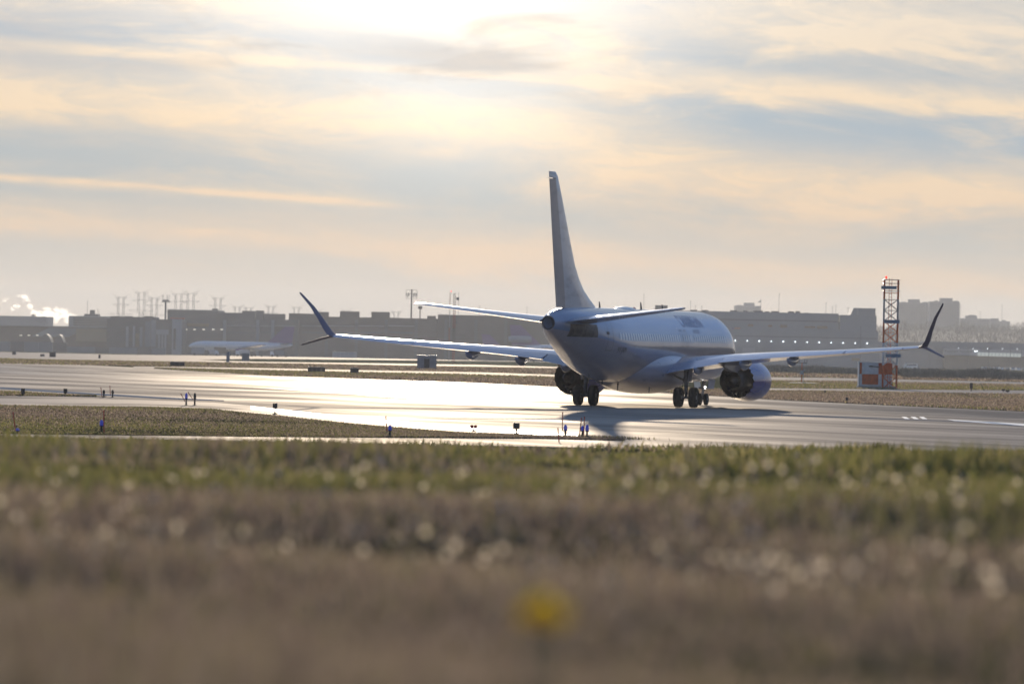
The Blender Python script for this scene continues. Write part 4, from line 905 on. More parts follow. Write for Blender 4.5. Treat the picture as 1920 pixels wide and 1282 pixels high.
# ---- freight hangar behind the aircraft nose and right wing
B = Far('freight_hangar', 'big grey freight hangar with a row of lamps behind the right wing', 'hangar', 1440, 2500)
B.part('wall', 1225, 1571.5, 584.5, None, 'wall_b', 0, 60)
B.part('lower_wall', 1225, 1646, 618, None, 'wall_b', -3.0, 2.99)
B.part('wall_band', 1225, 1571, 598.8, 600.3, 'wall_a', -0.25, 0.24); B.part('wall_band', 1225, 1646, 630.3, 631.2, 'wall_a', -3.2, 0.19)
blk = B.part('stair_block', 1574.5, 1643, 591, None, 'wall_b', 0, 40); B.part('link_wall', 1571.5, 1574.5, 604, None, 'wall_b', 3, 30)
xa, xb, xc = B.x(1594), B.x(1600), B.x(1641); z0, z1 = B.z(591, 1615), B.z(577.5, 1615)
MB().add([(xa, 1, z0), (xc, 1, z0), (xc, 1, z1), (xb, 1, z1), (xa, 30, z0), (xc, 30, z0), (xc, 30, z1), (xb, 30, z1)], [(0, 1, 2, 3), (7, 6, 5, 4), (0, 4, 5, 1), (1, 5, 6, 2), (2, 6, 7, 3), (3, 7, 4, 0)]).build('roof_tower', M['wall_b'], B.t)
B.part('stair_panel', 1606.5, 1608, 578.5, 590.5, 'panel_l', 0.7, 0.25)
for u0, u1, h_ in ((1228.5, 1251.5, 572), (1256, 1280, 581), (1295, 1307, 580.5), (1316, 1328, 581), (1370, 1382, 581.5), (1395, 1402, 582), (1413, 1431, 582), (1434, 1443, 583.5), (1447, 1461, 583), (1479, 1489.5, 583.5), (1493, 1500.5, 583), (1510, 1517, 586)):
    B.part('roof_unit', u0, u1, h_, 589, 'wall_a', 6, 8)
for k in range(12):
    u = 1378 + 22.45*k; v = 638.3 + 0.49*k; x = B.x(u, v); z = B.z(v, u)
    MB().sphere((x, -3.5, z), 0.24*random.uniform(0.75, 1.1), 8, 6).build('wall_lamp', M['wall_lamp'], B.t, True)
for u0, u1, v0, v1 in ((1402, 1412, 607.5, 612), (1440, 1447.5, 609, 613), (1462.5, 1475, 608.5, 614), (1508, 1528, 611.5, 615), (1531.5, 1551, 611, 616)):
    B.part('louvre', u0, u1, v0, v1, 'louver', -0.3, 0.29)
facade_text(B, 'Fed', 1330, 1375, 614, 628, 'sign_p', -0.3); facade_text(B, 'Ex', 1377, 1403, 614.5, 628.5, 'sign_o', -0.3)
B.part('door', 1392, 1416, 652, 672, 'panel_l', -3.2, 0.19); B.part('door', 1597, 1612, 671, 676, 'louver', -3.2, 0.19)
# ---- long hangar left and centre
B = Far('long_hangar', 'very long dark hangar with rooftop boxes behind the left wing', 'hangar', 690, 2620)
B.part('wall', 341, 560, 597.5, None, 'wall_a', 0, 60); B.part('wall', 560.3, 820, 595, None, 'wall_c', 0.2, 60); B.part('wall', 820.3, 1110, 592.5, None, 'wall_c', 0.4, 60)
for u0, u1, v in ((375, 412, 591), (408, 452, 586), (452, 476, 582.5), (478, 492, 582), (493, 532, 588), (540, 586, 587.5), (587, 614, 584.5), (636, 672, 583.5), (695, 729, 584.5), (955, 1006, 590), (910, 940, 591.5), (800, 816, 592)):
    B.part('roof_unit', u0, u1, v, 600, 'wall_a' if u0 < 540 else 'wall_c', 5, 10)
for u in (421, 483, 511, 556, 612, 668, 724, 780, 836, 892, 948):
    B.part('wall_pilaster', u - 3.0, u + 3.0, 600 if u < 560 else 599, None, 'wall_b' if u < 520 else 'wall_a', -0.5, 0.48)
B.part('wall_sign', 350.5, 391, 606, 612, 'louver', -0.3, 0.28)
for u in (349, 365, 382, 400, 416): MB().box((B.x(u, 617), -0.6, B.z(617.5, u)), (1.1, 0.5, 0.45)).build('wall_lamp', M['warm_lamp'], B.t)
for k, (u0, u1) in enumerate(((425, 480), (488, 508), (516, 553), (565, 608), (616, 664), (672, 720), (728, 776))): B.part('hangar_door', u0, u1, 612, 664, 'wall_c' if k > 1 else 'wall_a', -0.3, 0.28); B.part('door_window', u0 + 1.5, u1 - 1.5, 622, 625, 'glass_f', -0.36, 0.05); B.part('door_rail', u0, u1, 610.4, 611.6, 'panel_l', -0.5, 0.4)
B.part('conveyor_roof', 845, 1040, 648, 650, 'panel_l', -2, 1.5)
# ---- entrance block with the pale pillar
B = Far('entrance_block', 'grey entrance block with a pale pillar and red parapet left of the hangar', 'building', 300, 2560)
B.part('wall', 200, 341.5, 598, None, 'wall_a', 0, 30); B.part('upper_wall', 213, 292, 594, 598.3, 'wall_a', 3, 20)
for u0, u1 in ((205, 222), (232, 246), (268, 285)): B.part('roof_unit', u0, u1, 592.5, 597, 'wall_a', 4, 8)
B.part('pillar', 322.5, 341, 598.2, None, 'panel_l', -1.5, 1.48); B.part('red_parapet', 319, 346, 595.5, 598, 'rw_red', -1.6, 3)
B.part('doorway', 325.5, 330, 616, 655, 'dark', -1.6, 0.08); B.part('canopy', 293, 316, 618, 627, 'panel_l', -1.2, 1.18)
for u0, u1 in ((296.5, 300.5), (303, 306), (308.5, 312)): B.part('column', u0, u1, 627.2, None, 'panel_l', -1.0, 0.9)
for u0, u1, v, mt in ((236, 241, 612, 'panel_l'), (249, 253, 611, 'panel_l'), (262, 267, 613, 'wall_b'), (283, 292, 600, 'wall_b'), (272, 282, 603, 'wall_d'), (254, 261, 625, 'louver')): B.part('wall_panel', u0, u1, v, 650, mt, -0.4, 0.38)
B = Far('rear_warehouse', 'low grey warehouse roof showing above the entrance block beside the palm mast', 'warehouse', 360, 2800)
B.part('wall', 313, 409, 582, None, 'wall_a', 0, 60); B.part('roof_edge', 313, 409, 580.5, 582.2, 'wall_b', -0.5, 60)
B.part('roof_unit', 396, 406, 578.5, 581, 'wall_a', 3, 8)
# ---- far left
B = Far('office_block', 'office block with striped floors and rooftop cabin at the far left', 'building', 165, 2900)
B.part('wall', 128, 206, 592.5, None, 'wall_b', 0, 30); B.part('roof_cabin', 156, 182, 588.5, 593, 'wall_a', 4, 15); B.part('roof_cabin', 166, 174, 581, 588.7, 'wall_a', 6, 6)
for k in range(5): B.part('window_band', 137, 200, 595.2 + 3.4*k, 597 + 3.4*k, 'dark', -0.3, 0.29)
B.part('mast', 161, 161.6, 563.5, 592, 'pole', 5, 0.4); B.part('mast', 180.5, 181, 578, 592, 'pole', 5, 0.3); B.part('mast', 183, 183.5, 580, 592, 'pole', 5, 0.3)
B = Far('blue_warehouse', 'pale blue flat warehouse at the left edge behind the steam', 'warehouse', 30, 3400)
B.part('wall', -80, 84, 591.8, None, 'wall_d', 0, 60); B.part('roof_unit', 57, 63, 589.5, 592.5, 'wall_d', 3, 8)
B = Far('terminal_shed', 'long brown shed across the left edge of the picture', 'shed', 60, 2750)
B.part('wall', -120, 201, 611.5, None, 'wall_c', 0, 40); B.part('roof', -125, 203, 609.8, 611.2, 'wall_b', -3, 45)
xa, xb, xc, xd = B.x(60), B.x(93), B.x(165), B.x(128); za, zb_ = B.z(631, 90), B.z(614.5, 120)
MB().add([(xa, -2, za), (xd, -2, za), (xc, -2, zb_), (xb, -2, zb_), (xa, -0.1, za), (xd, -0.1, za), (xc, -0.1, zb_), (xb, -0.1, zb_)], [(0, 1, 2, 3), (7, 6, 5, 4), (0, 4, 5, 1), (1, 5, 6, 2), (2, 6, 7, 3), (3, 7, 4, 0)]).build('gable', M['wall_d'], B.t)
B.part('brick_front', 143, 201, 616.5, 640, 'louver', -2.5, 2.4)
for u in (40, 55, 71): MB().box((B.x(u, 628), -2.8, B.z(628.5, u)), (1.2, 0.5, 0.4)).build('wall_lamp', M['warm_lamp'], B.t)
for k, (u0, u1) in enumerate(((72, 98), (100, 120))):
    H = Far('arched_shelter', ('left', 'right')[k] + ' one of two dark arched shelters in front of the brown shed', 'shelter', (u0 + u1)/2, 2600)
    w = H.x(u1) - H.x(u0); h = H.z(626 + k, (u0 + u1)/2); rr = [[(w/2*math.cos(math.pi*j/14), y, h*math.sin(math.pi*j/14)) for j in range(15)] for y in (0, 14)]
    MB().loft(rr, True, False).build('shell', M['wall_a'], H.t, True); MB().span(-w*0.18, w*0.18, -0.2, -0.05, 0, h*0.55).build('door', M['dark'], H.t)
B = Far('perimeter_fence', 'low blue grey blast fence along the far left apron', 'fence', 120, 2380)
for k in range(14): B.part('panel', -60 + 26.5*k, -60 + 26.5*k + 26.2, 640 + (-60 + 26.5*k)*0.0193*1.0 + (0 if k < 7 else 7), None, 'wall_d' if k % 3 else 'wall_a', 0, 1.2)
# ---- right: low terminal warehouse, its glazing and sign
B = Far('cargo_terminal', 'blue grey cargo terminal with a lit window strip at the right edge', 'building', 1800, 2900)
B.part('wall', 1640, 1742, 641, None, 'wall_d', 0, 40); B.part('wall', 1742.3, 2060, 643, None, 'wall_d', 0.5, 60); B.part('porch', 1769, 2060, 656, 668, 'panel_l', -6, 5.9); B.part('porch_wall', 1769, 2060, 668.2, None, 'wall_c', -4, 3.9)
facade_text(B, 'Passenger Terminal', 1771, 1821, 656.8, 661, 'dark', -6.1)
for k in range(12): B.part('window', 1832 + 6.8*k, 1838 + 6.8*k, 660.2 + 0.22*k, 667.2 + 0.2*k, 'lit_win', -6.15, 0.12)
for k in range(5): MB().sphere((B.x(1795 + 27.5*k, 653), -6.6, B.z(652.8 + 0.35*k, 1795 + 27.5*k)), 0.13, 8, 6).build('wall_lamp', M['wall_lamp'], B.t, True)
for u in (1826, 1829.5): MB().sphere((B.x(u, 658), -6.9, B.z(658.3, u)), 0.24, 8, 6).build('wall_lamp', M['wall_lamp'], B.t, True)
B.part('roof_unit', 1855, 1868, 640.5, 644, 'wall_a', 8, 6); B.part('roof_unit', 1801, 1804, 640, 644, 'wall_a', 8, 4)
# ---- apartment towers on the skyline
def apartment(u0, u1, vt, pent, d, label, rows):
    A = Far('apartment_tower', label, 'tower block', (u0 + u1)/2, d, 'apartment towers on the right skyline')
    A.part('wall', u0, u1, vt, None, 'apart', 0, 25)
    for k, (p0, p1, pv) in enumerate(pent): A.part('penthouse', p0, p1, pv, vt + 1, 'apart', 3 + k, 12)
    n = int((u1 - u0)/4.6)
    for r in range(rows):
        v = vt + 2.2 + 3.3*r; mb = MB()
        A.part('balcony_slab', u0 + 1, u1 - 1, v - 0.2, v + 0.55, 'panel_l', -1.0, 0.98)
        for k in range(n):
            uu = u0 + 1.5 + (u1 - u0 - 3)*k/n; A.part('window', uu, uu + 2.4, v + 0.9, v + 2.3, 'glass_f', -0.25, 0.24)
apartment(1684, 1741.5, 567, [(1703, 1724, 561), (1691, 1697, 565.8), (1730, 1738, 566)], 5000, 'left one of two tall apartment slabs behind the lattice tower', 14)
apartment(1742.5, 1798.5, 565.5, [(1762, 1785.5, 558.8), (1752, 1758, 563.5), (1787, 1797, 563.8)], 4950, 'right one of two tall apartment slabs behind the right winglet', 14)
apartment(1800.5, 1856, 597, [(1811, 1832, 592), (1817, 1830, 590.5)], 5200, 'low stepped apartment block right of the tall slabs', 5)
apartment(1858, 1893.5, 602, [(1858, 1872.5, 596.8), (1880, 1886, 600)], 5300, 'lowest apartment block at the right of the skyline', 4)
apartment(1377, 1426, 573, [(1394, 1414, 567.5), (1380, 1392, 571.8)], 5400, 'pale apartment block above the freight hangar roof', 3)
# ---- low wooded hill on the right
hv, hf = [], []; us = np.linspace(1560, 2300, 60)
for j, (d, v) in enumerate(((3300, 690), (3700, 652), (4200, 632), (4700, 621), (5600, 618))):
    for u in us:
        p = at(u, v + (0 if j < 2 else 1.5*math.sin(u*0.03 + j)) + (u - 1750)*0.006 + max(0, (1660 - u)*0.25), d); hv.append((p.x, p.y, p.z))
for j in range(4):
    for k in range(59): hf.append((j*60 + k, j*60 + k + 1, (j+1)*60 + k + 1, (j+1)*60 + k))
me = bpy.data.meshes.new('hill'); me.from_pydata(hv, [], hf); finish(me, M['hill'], True, 80); tag(link('hill', me), kind='structure')
def twigs(name, n, pts, label, mat, hmin, hmax, w, cat='brush', tilt=0.35):
    """leafless growth: thin upright slivers, too many to count"""
    V = np.empty((n, 3, 3)); b = pts; h = rng.uniform(hmin, hmax, n)*rng.uniform(0.5, 1, n)
    th = rng.uniform(0, 2*np.pi, n); V[:, 0] = b - np.stack([np.cos(th)*w, np.sin(th)*w, h*0], 1); V[:, 1] = b + np.stack([np.cos(th)*w, np.sin(th)*w, h*0], 1)
    V[:, 2] = b + np.stack([rng.normal(0, tilt, n)*h, rng.normal(0, tilt, n)*h, h], 1)
    me = bpy.data.meshes.new(name); me.from_pydata(V.reshape(-1, 3).tolist(), [], (np.arange(n*3).reshape(-1, 3)).tolist()); finish(me, mat)
    return tag(link(name, me), label, cat, kind='stuff')
def row_points(n, u0, u1, d0, d1, clump=0.0, zup=0.0):
    u = rng.uniform(u0, u1, n); d = rng.uniform(d0, d1, n); x = (u - 960)/F*d; z = np.interp(d, TY, TZ)
    if clump: z = z + rng.uniform(0, 1, n)**1.5*clump*(0.35 + 0.65*patch(u, d*0.0, 0.06, 2.0))
    return np.stack([x, d, z + zup], 1)
twigs('bare_brush', 26000, row_points(26000, 1400, 2050, 850, 1250, 1.0), 'leafless brown brush in front of the right buildings', M['brush'], 0.4, 1.1, 0.05)
twigs('bare_brush', 16000, row_points(16000, 1690, 2050, 760, 900, 1.1), 'lower denser brush belt at the right edge of the field', M['brush'], 0.3, 0.8, 0.04)
def hill_points(n, u0, u1):
    u = rng.uniform(u0, u1, n); q = rng.uniform(0, 1, n); d = 3500 + 1400*q; v = np.interp(d, [3300, 3700, 4200, 4700, 5600], [690, 652, 632, 621, 618]) + (u - 1750)*0.006 + np.maximum(0, (1660 - u)*0.25)
    P_ = np.array([at(a_, b_, c_) for a_, b_, c_ in zip(u, v, d)]); P_[:, 2] += rng.uniform(0, 1, n)**1.6*9*(0.3 + 0.7*patch(u, q*9, 0.11, 5.0)) - 1.0; return P_
twigs('bare_woodland', 16000, hill_points(16000, 1640, 2050), 'leafless woodland covering the hill below the apartment towers', M['far_tree'], 2.0, 5.0, 0.2, 'woodland')
P_ = row_points(9000, -150, 1300, 5600, 6300); P_[:, 2] = rng.uniform(0, 1, 9000)**1.4*9*(0.4 + 0.6*patch(P_[:, 0], P_[:, 0]*0, 0.02, 1.0)) - 8
twigs('skyline_woodland', 9000, P_, 'hazy tree line along the skyline behind the hangars', M['far_tree'], 2.0, 6.0, 0.35, 'woodland')

# ---- pylons and masts
def lattice(mb, x0, y0, w0, w1, z0, z1, r, n):
    for k in range(n + 1):
        q = k/n; w = w0 + (w1 - w0)*q; z = z0 + (z1 - z0)*q
        if k < n:
            w2 = w0 + (w1 - w0)*(k + 1)/n; z2 = z0 + (z1 - z0)*(k + 1)/n
            for a, b in ((-1, -1), (1, -1), (1, 1), (-1, 1)):
                mb.tube((x0 + a*w/2, y0 + b*w/2, z), (x0 + a*w2/2, y0 + b*w2/2, z2), r, n=4)
            mb.tube((x0 - w/2, y0 - w/2, z), (x0 + w2/2, y0 - w2/2, z2), r*0.7, n=4); mb.tube((x0 + w/2, y0 - w/2, z), (x0 - w2/2, y0 - w2/2, z2), r*0.7, n=4)
            mb.tube((x0 + w/2, y0 - w/2, z), (x0 + w2/2, y0 + w2/2, z2), r*0.7, n=4)
        mb.tube((x0 - w/2, y0 - w/2, z), (x0 + w/2, y0 - w/2, z), r*0.7, n=4)
    return mb
def pylon(u, vt, d, label, sc_=1.0):
    zg = float(np.interp(d, TY, TZ)); p = at(u, vt, d); h = p.z - zg
    t = thing('transmission_pylon', label, 'pylon', (p.x, d, zg), 0, 'hazy power pylons on the left skyline')
    hw = h*0.15; rr = 0.17*sc_
    lattice(MB(), 0, 0, hw*0.95, hw*0.4, 0, h*0.62, rr*1.5, 7).build('body', M['pole'], t)
    for s2 in (-1, 1): lattice(MB(), s2*hw*0.3, 0, hw*0.22, hw*0.16, h*0.62, h*0.93, rr*0.8, 3).build('neck', M['pole'], t)
    for q, ww in ((0.64, 1.3), (0.80, 0.95), (0.92, 0.7)):
        m_ = MB().tube((-hw*ww, 0, h*(q + 0.012)), (hw*ww, 0, h*(q + 0.012)), rr, n=4).tube((-hw*ww, 0, h*(q + 0.012)), (-hw*0.3, 0, h*(q - 0.035)), rr*0.7, n=4).tube((hw*ww, 0, h*(q + 0.012)), (hw*0.3, 0, h*(q - 0.035)), rr*0.7, n=4)
        m_.build('crossarm', M['pole'], t)
    for s2 in (-1, 1): MB().tube((s2*hw*0.25, 0, h*0.94), (s2*hw*1.0, 0, h*0.985), rr*0.7, n=4).build('horn', M['pole'], t)
for k, (u, v, d, lb) in enumerate(((227, 550, 4300, 'leftmost of the six tall hazy pylons'), (265.5, 540, 4500, 'tallest pylon, second from the left'), (289.5, 551.5, 4300, 'pylon just left of the palm shaped mast'), (335, 543, 4600, 'pylon just right of the palm shaped mast'), (358, 542, 4500, 'pylon right of the one beside the palm shaped mast'), (409, 551.5, 4600, 'pylon standing alone above the warehouse roof'))):
    pylon(u, v, d, lb)
place = ['above the hangar roof left of the winglet', 'behind the left winglet', 'between winglet and antenna mast']
small = [(445, 569), (466, 571), (508, 568), (556, 570), (594, 577), (649, 576), (743, 579), (832, 584)]
ordn = 'first second third fourth fifth sixth seventh eighth ninth tenth eleventh twelfth thirteenth'.split()
for k, (u, v) in enumerate(small): pylon(u, v, 5600, ordn[k] + ' small distant pylon counted from the left above the long hangar', 1.3)
# palm shaped phone mast and antenna masts
def mast(name, label, u, vt, d, build):
    zg = float(np.interp(d, TY, TZ)); p = at(u, vt, d); t = thing(name, label, 'mast', (p.x, d, zg)); build(t, p.z - zg, d/F); return t
def palm(t, h, px):
    MB().tube((0, 0, 0), (0, 0, h*0.9), 3.2*px/2, 3.6*px/2, 10).build('trunk', M['pole'], t)
    for k in range(12):
        w_ = 2*math.pi*k/12; d_ = Vector((math.cos(w_), math.sin(w_), 0)); z = h*0.9
        MB().tube((0, 0, z), d_*4.5*px + Vector((0, 0, z + 1.2*px)), 1.0*px, 1.3*px, 5).tube(d_*4.5*px + Vector((0, 0, z + 1.2*px)), d_*7.5*px + Vector((0, 0, z - 3.0*px)), 1.2*px, 0.3*px, 5).build('frond', M['pole'], t)
    for s2 in (-6.5, -4, 2, 3.5, 6.5): MB().tube((s2*px, 0, z), (s2*px, 0, h + 0.5*px), 0.35*px, n=5).build('aerial', M['pole'], t)
mast('palm_mast', 'dark palm shaped phone mast above the entrance block', 311, 553, 2700, palm)
def phone(t, h, px):
    MB().tube((0, 0, 0), (0, 0, h), 1.7*px, 1.4*px, 12).build('pole', M['wall_c'], t)
    for z in (h - 1*px, h - 8*px, h - 17*px):
        MB().tube((-10.5*px, 0, z), (10.5*px, 0, z), 0.35*px, n=5).tube((-8*px, 2*px, z), (8*px, -2*px, z), 0.3*px, n=5).build('antenna_frame', M['wall_c'], t)
    for k, s2 in enumerate((-10, -7, -5, 3.2, 5.5, 8, 10)):
        MB().box((s2*px, 0, h - (11.5 if k % 2 else 9.5)*px), (1.5*px, px, 6.5*px)).build('antenna_panel', M['pole'], t)
    for s2 in (-10, 10): MB().tube((s2*px, 0, h - 18*px), (s2*px, 0, h - 0.5*px), 0.3*px, n=5).build('frame_upright', M['wall_c'], t)
mast('phone_mast', 'phone mast with a wide antenna cage at the left tailplane tip', 772, 542.5, 2650, phone)
def phone2(t, h, px):
    MB().tube((0, 0, 0), (0, 0, h), 1.3*px, 1.1*px, 10).build('pole', M['wall_c'], t); MB().lathe([(h - 6*px, 2.8*px), (h - 5*px, 4*px), (h, 3.8*px)], (0, 0, 0), 'Z', 12, True).build('antenna_drum', M['wall_c'], t)
mast('phone_mast', 'short phone mast with a drum head beside the antenna cage', 788, 573.5, 2700, phone2)
def red_lattice(t, h, px):
    for k in range(4): lattice(MB(), 0, 0, 1.6*px, 1.6*px, h*k/4, h*(k + 1)/4 - 0.05, 0.22*px, 7).build('lattice_section', M['rw_red'] if k % 2 else M['panel_l'], t)
    MB().sphere((1.8*px, 0, h + 3*px), 1.2*px, 8, 6).build('obstruction_lamp', M['redlamp'], t, True); MB().tube((1.8*px, 0, h - 2*px), (1.8*px, 0, h + 2.2*px), 0.3*px, n=5).build('lamp_stem', M['pole'], t)
mast('lattice_mast', 'slim red and white lattice mast with a red lamp', 844, 549, 1500, red_lattice)
def box_lattice(t, h, px):
    for k in range(4): lattice(MB(), 0, 0, 4.0*px, 4.0*px, h*k/4, h*(k + 1)/4 - 0.05, 0.4*px, 6).build('lattice_section', M['wall_c'] if k % 2 else M['rw_red'], t)
    MB().box((6*px, 0, h - 10*px), (5*px, 3*px, 5*px)).build('radio_box', M['pole'], t); MB().box((4.5*px, 0, h - 55*px), (4*px, 3*px, 3*px)).build('radio_box', M['pole'], t)
    MB().tube((7.5*px, 0, h - 50*px), (7.5*px, 0, h + 1.5*px), 0.35*px, n=5).build('aerial', M['pole'], t)
mast('lattice_mast', 'thicker lattice mast carrying radio boxes right of the slim one', 852.5, 550, 1520, box_lattice)
def lamp_pole(u, vt, d, label, arms=True):
    zg = float(np.interp(d, TY, TZ)); p = at(u, vt, d); px = d/F; h = p.z - zg
    t = thing('light_pole', label, 'pole', (p.x, d, zg), 0, 'thin poles on the skyline'); MB().tube((0, 0, 0), (0, 0, h), 0.42*px, 0.3*px, 6).build('pole', M['pole'], t)
    MB().box((0, 0, h), (3.2*px if arms else 1.0*px, 0.6*px, 0.7*px)).build('lamp_head', M['pole'], t)
for u, v, d, lb in ((899, 574, 3000, 'first thin pole left of the tail'), (911, 578, 3000, 'second thin pole left of the tail'), (988, 576, 3000, 'thin pole nearest the tail cone'), (1207.5, 552, 2900, 'tall thin pole just right of the fin'), (1295, 565, 2900, 'thin pole above the tailplane tip'), (1304, 573, 2900, 'shorter thin pole right of the tailplane tip'), (1316, 574, 2900, 'thin pole over the aircraft nose'), (1461, 551, 2900, 'very tall thin pole over the freight hangar'), (1549, 568, 2900, 'first of three thin poles left of the roof tower'), (1561, 575, 2900, 'second of three thin poles left of the roof tower'), (1567.5, 572, 2900, 'third of three thin poles left of the roof tower'), (1590, 577, 2900, 'thin pole touching the roof tower'), (1614, 613, 1500, 'dark pole rising from behind the shelter'), (1801, 573, 4600, 'thin pole right of the apartment slabs'), (1838.5, 585, 4600, 'thin pole with lamps over the low stepped block'), (1879, 572.5, 4600, 'tall thin pole near the right edge'), (1816.5, 616, 2500, 'dark pole in front of the woodland left of the window strip'), (1895.5, 626, 2500, 'dark pole before the window strip'), (1916, 626, 2500, 'dark pole at the right picture edge'), (1855, 632, 2500, 'short pole between the two dark poles')):
    lamp_pole(u, v, d, lb)
t = thing('flag_pole', 'flag pole on the roof behind the freight hangar', 'flag', (at(1427, 560, 5300).x, 5300, -8.0)); h = at(1427, 559.5, 5300).z + 8; px = 5300/F
MB().tube((0, 0, 0), (0, 0, h), 0.5*px, 0.4*px, 6).build('pole', M['pole'], t); MB().add([(-0.3*px, 0, h - 3*px), (-5*px, 0.5, h - 6*px), (-5.5*px, 0.2, h - 8*px), (-0.3*px, 0, h - 7*px), (-0.3*px, 0.3, h - 3*px), (-5*px, 0.8, h - 6*px), (-5.5*px, 0.5, h - 8*px), (-0.3*px, 0.3, h - 7*px)], [(0, 1, 2, 3), (7, 6, 5, 4), (0, 4, 5, 1), (1, 5, 6, 2), (2, 6, 7, 3), (3, 7, 4, 0)]).build('flag', M['wall_a'], t)

# ---- parked freighters
def jet(name, label, nose, tail_u, d, body, tailm, flip, sc_, trijet=False):
    zg = float(np.interp(d, TY, TZ)); xt = at(tail_u, 650, d).x
    t = thing(name, label, 'airplane', (xt, d, zg), 0, 'parked freighters on the far apron'); L = 46*sc_; s = -1 if flip else 1     # nose at +s*x
    rings = []
    for q, zc, r in ((0, 5.3, 0.15), (0.03, 5.2, 0.6), (0.12, 4.9, 1.2), (0.25, 4.5, 1.8), (0.4, 4.4, 1.95), (0.85, 4.4, 1.95), (0.92, 4.3, 1.7), (0.97, 4.1, 1.0), (1.0, 3.9, 0.1)):
        rings.append([(s*q*L, r*sc_*math.cos(w_), (zc + r*math.sin(w_))*sc_) for w_ in [2*math.pi*j/20 for j in range(20)]])
    MB().loft(rings).build('fuselage', M[body], t, True)
    MB().add([(s*x*sc_, y, z*sc_) for y in (-0.2, 0.2) for x, z in ((0.4, 5.6), (11.5, 5.9), (3.4, 13.4), (-0.6, 13.4))], [(0, 1, 2, 3), (7, 6, 5, 4), (0, 4, 5, 1), (1, 5, 6, 2), (2, 6, 7, 3), (3, 7, 4, 0)]).build('fin', M[tailm], t)
    for sy in (-1, 1):
        MB().add([(s*a*sc_, sy*b*sc_, c_*sc_) for c0 in (0, 0.35) for a, b, c_ in ((24, 1.5, 3.4 + c0), (17, 1.5, 3.4 + c0), (11, 18, 5.0 + c0), (13.5, 18, 5.0 + c0))], [(0, 1, 2, 3), (7, 6, 5, 4), (0, 4, 5, 1), (1, 5, 6, 2), (2, 6, 7, 3), (3, 7, 4, 0)]).build('wing', M['wing'], t)
        MB().add([(s*a*sc_, sy*b*sc_, c_*sc_) for c0 in (0, 0.2) for a, b, c_ in ((6, 0.8, 5.4 + c0), (2.5, 0.8, 5.4 + c0), (0.2, 7, 6.0 + c0), (1.8, 7, 6.0 + c0))], [(0, 1, 2, 3), (7, 6, 5, 4), (0, 4, 5, 1), (1, 5, 6, 2), (2, 6, 7, 3), (3, 7, 4, 0)]).build('tailplane', M['panel_l'], t)
        MB().lathe([(s*19.5*sc_, 0.7*sc_), (s*20.5*sc_, 1.15*sc_), (s*24*sc_, 1.25*sc_), (s*25*sc_, 1.0*sc_)], (0, sy*6.3*sc_, 2.0*sc_), 'X', 16, True).build('engine', M['sign_p'], t, True)
        MB().lathe([(sy*2.6*sc_ - 0.3, 0.6), (sy*2.6*sc_ + 0.3, 0.6)], (s*19*sc_, 0, 0.6), 'X', 14, True).build('wheel', M['rubber'], t); MB().tube((s*19*sc_, sy*2.6*sc_, 0.6), (s*19*sc_, sy*2.6*sc_, 3.3*sc_), 0.18, n=6).build('gear_leg', M['gear'], t)
    MB().tube((s*40*sc_, 0, 0.5), (s*40*sc_, 0, 3*sc_), 0.16, n=6).build('nose_gear', M['gear'], t)
    if trijet: MB().lathe([(s*-1.0*sc_, 0.9*sc_), (s*0.5*sc_, 1.3*sc_), (s*6*sc_, 1.35*sc_), (s*7.5*sc_, 1.1*sc_)], (0, 0, 8.2*sc_), 'X', 16, True).build('tail_engine', M['panel_l'], t, True)
    return t
jet('parked_freighter', 'white freighter with a dark tail parked side-on at the left', 0, 549, 2300, 'car_b', 'sign_p', True, 0.92)
j1 = jet('parked_freighter', 'purple tailed freighter just left of the airliner tail', 0, 958, 2350, 'car_b', 'sign_p', False, 1.12, True)
jet('parked_freighter', 'faint dark tail of the freighter farther left of the airliner tail', 0, 905, 2480, 'car_a', 'sign_p', False, 0.85)
# ground vehicles and loaders at the apron edge
def truck(u, d, label, L=6.0, H=2.8, cabm='car_b', boxm='panel_l', s=1):
    zg = float(np.interp(d, TY, TZ)); p = at(u, 655, d); t = thing('service_truck', label, 'truck', (p.x, d, zg), 0, 'service trucks on the far apron')
    MB().span(-L/2, L*0.22, -1.1, 1.1, 0.75, H).build('cargo_box', M[boxm], t)
    c0, c1 = L*0.24, L/2; MB().add([(s*x, y, z) for y in (-1.05, 1.05) for x, z in ((c0, 0.6), (c1, 0.6), (c1, 1.3), (c1 - 0.5, 2.1), (c0, 2.15))], [(0, 1, 2, 3, 4), (9, 8, 7, 6, 5), (0, 5, 6, 1), (1, 6, 7, 2), (2, 7, 8, 3), (3, 8, 9, 4), (4, 9, 5, 0)]).build('cab', M[cabm], t)
    for x in (-L*0.32, L*0.36): MB().lathe([(-1.12, 0.48), (1.12, 0.48)], (0, 0, 0), 'Y', 12, True).build('axle', M['rubber'], t).location = (x, 0, 0.48)
for k, (u, L, H, bm_, lb) in enumerate(((376, 7, 3.2, 'panel_l', 'pale truck under the nose of the left freighter'), (396, 6, 2.6, 'car_a', 'grey truck beneath the front of the left freighter'), (417, 6.5, 3.4, 'sign_back', 'tall reddish loader against the left freighter'), (436, 5.5, 2.4, 'car_c', 'dark truck beneath the wing of the left freighter'), (462, 6, 2.5, 'car_a', 'grey truck behind the left freighter wing'), (500, 6, 2.4, 'car_c', 'dark truck beneath the rear of the left freighter'), (528, 5, 2.7, 'wall_d', 'bluish truck under the tail of the left freighter'), (1012, 7, 3.4, 'panel_l', 'white loader left of the airliner fuselage'))):
    truck(u, 2200 + 5*k, lb, L, H, 'car_b' if k % 2 else 'car_c', bm_)
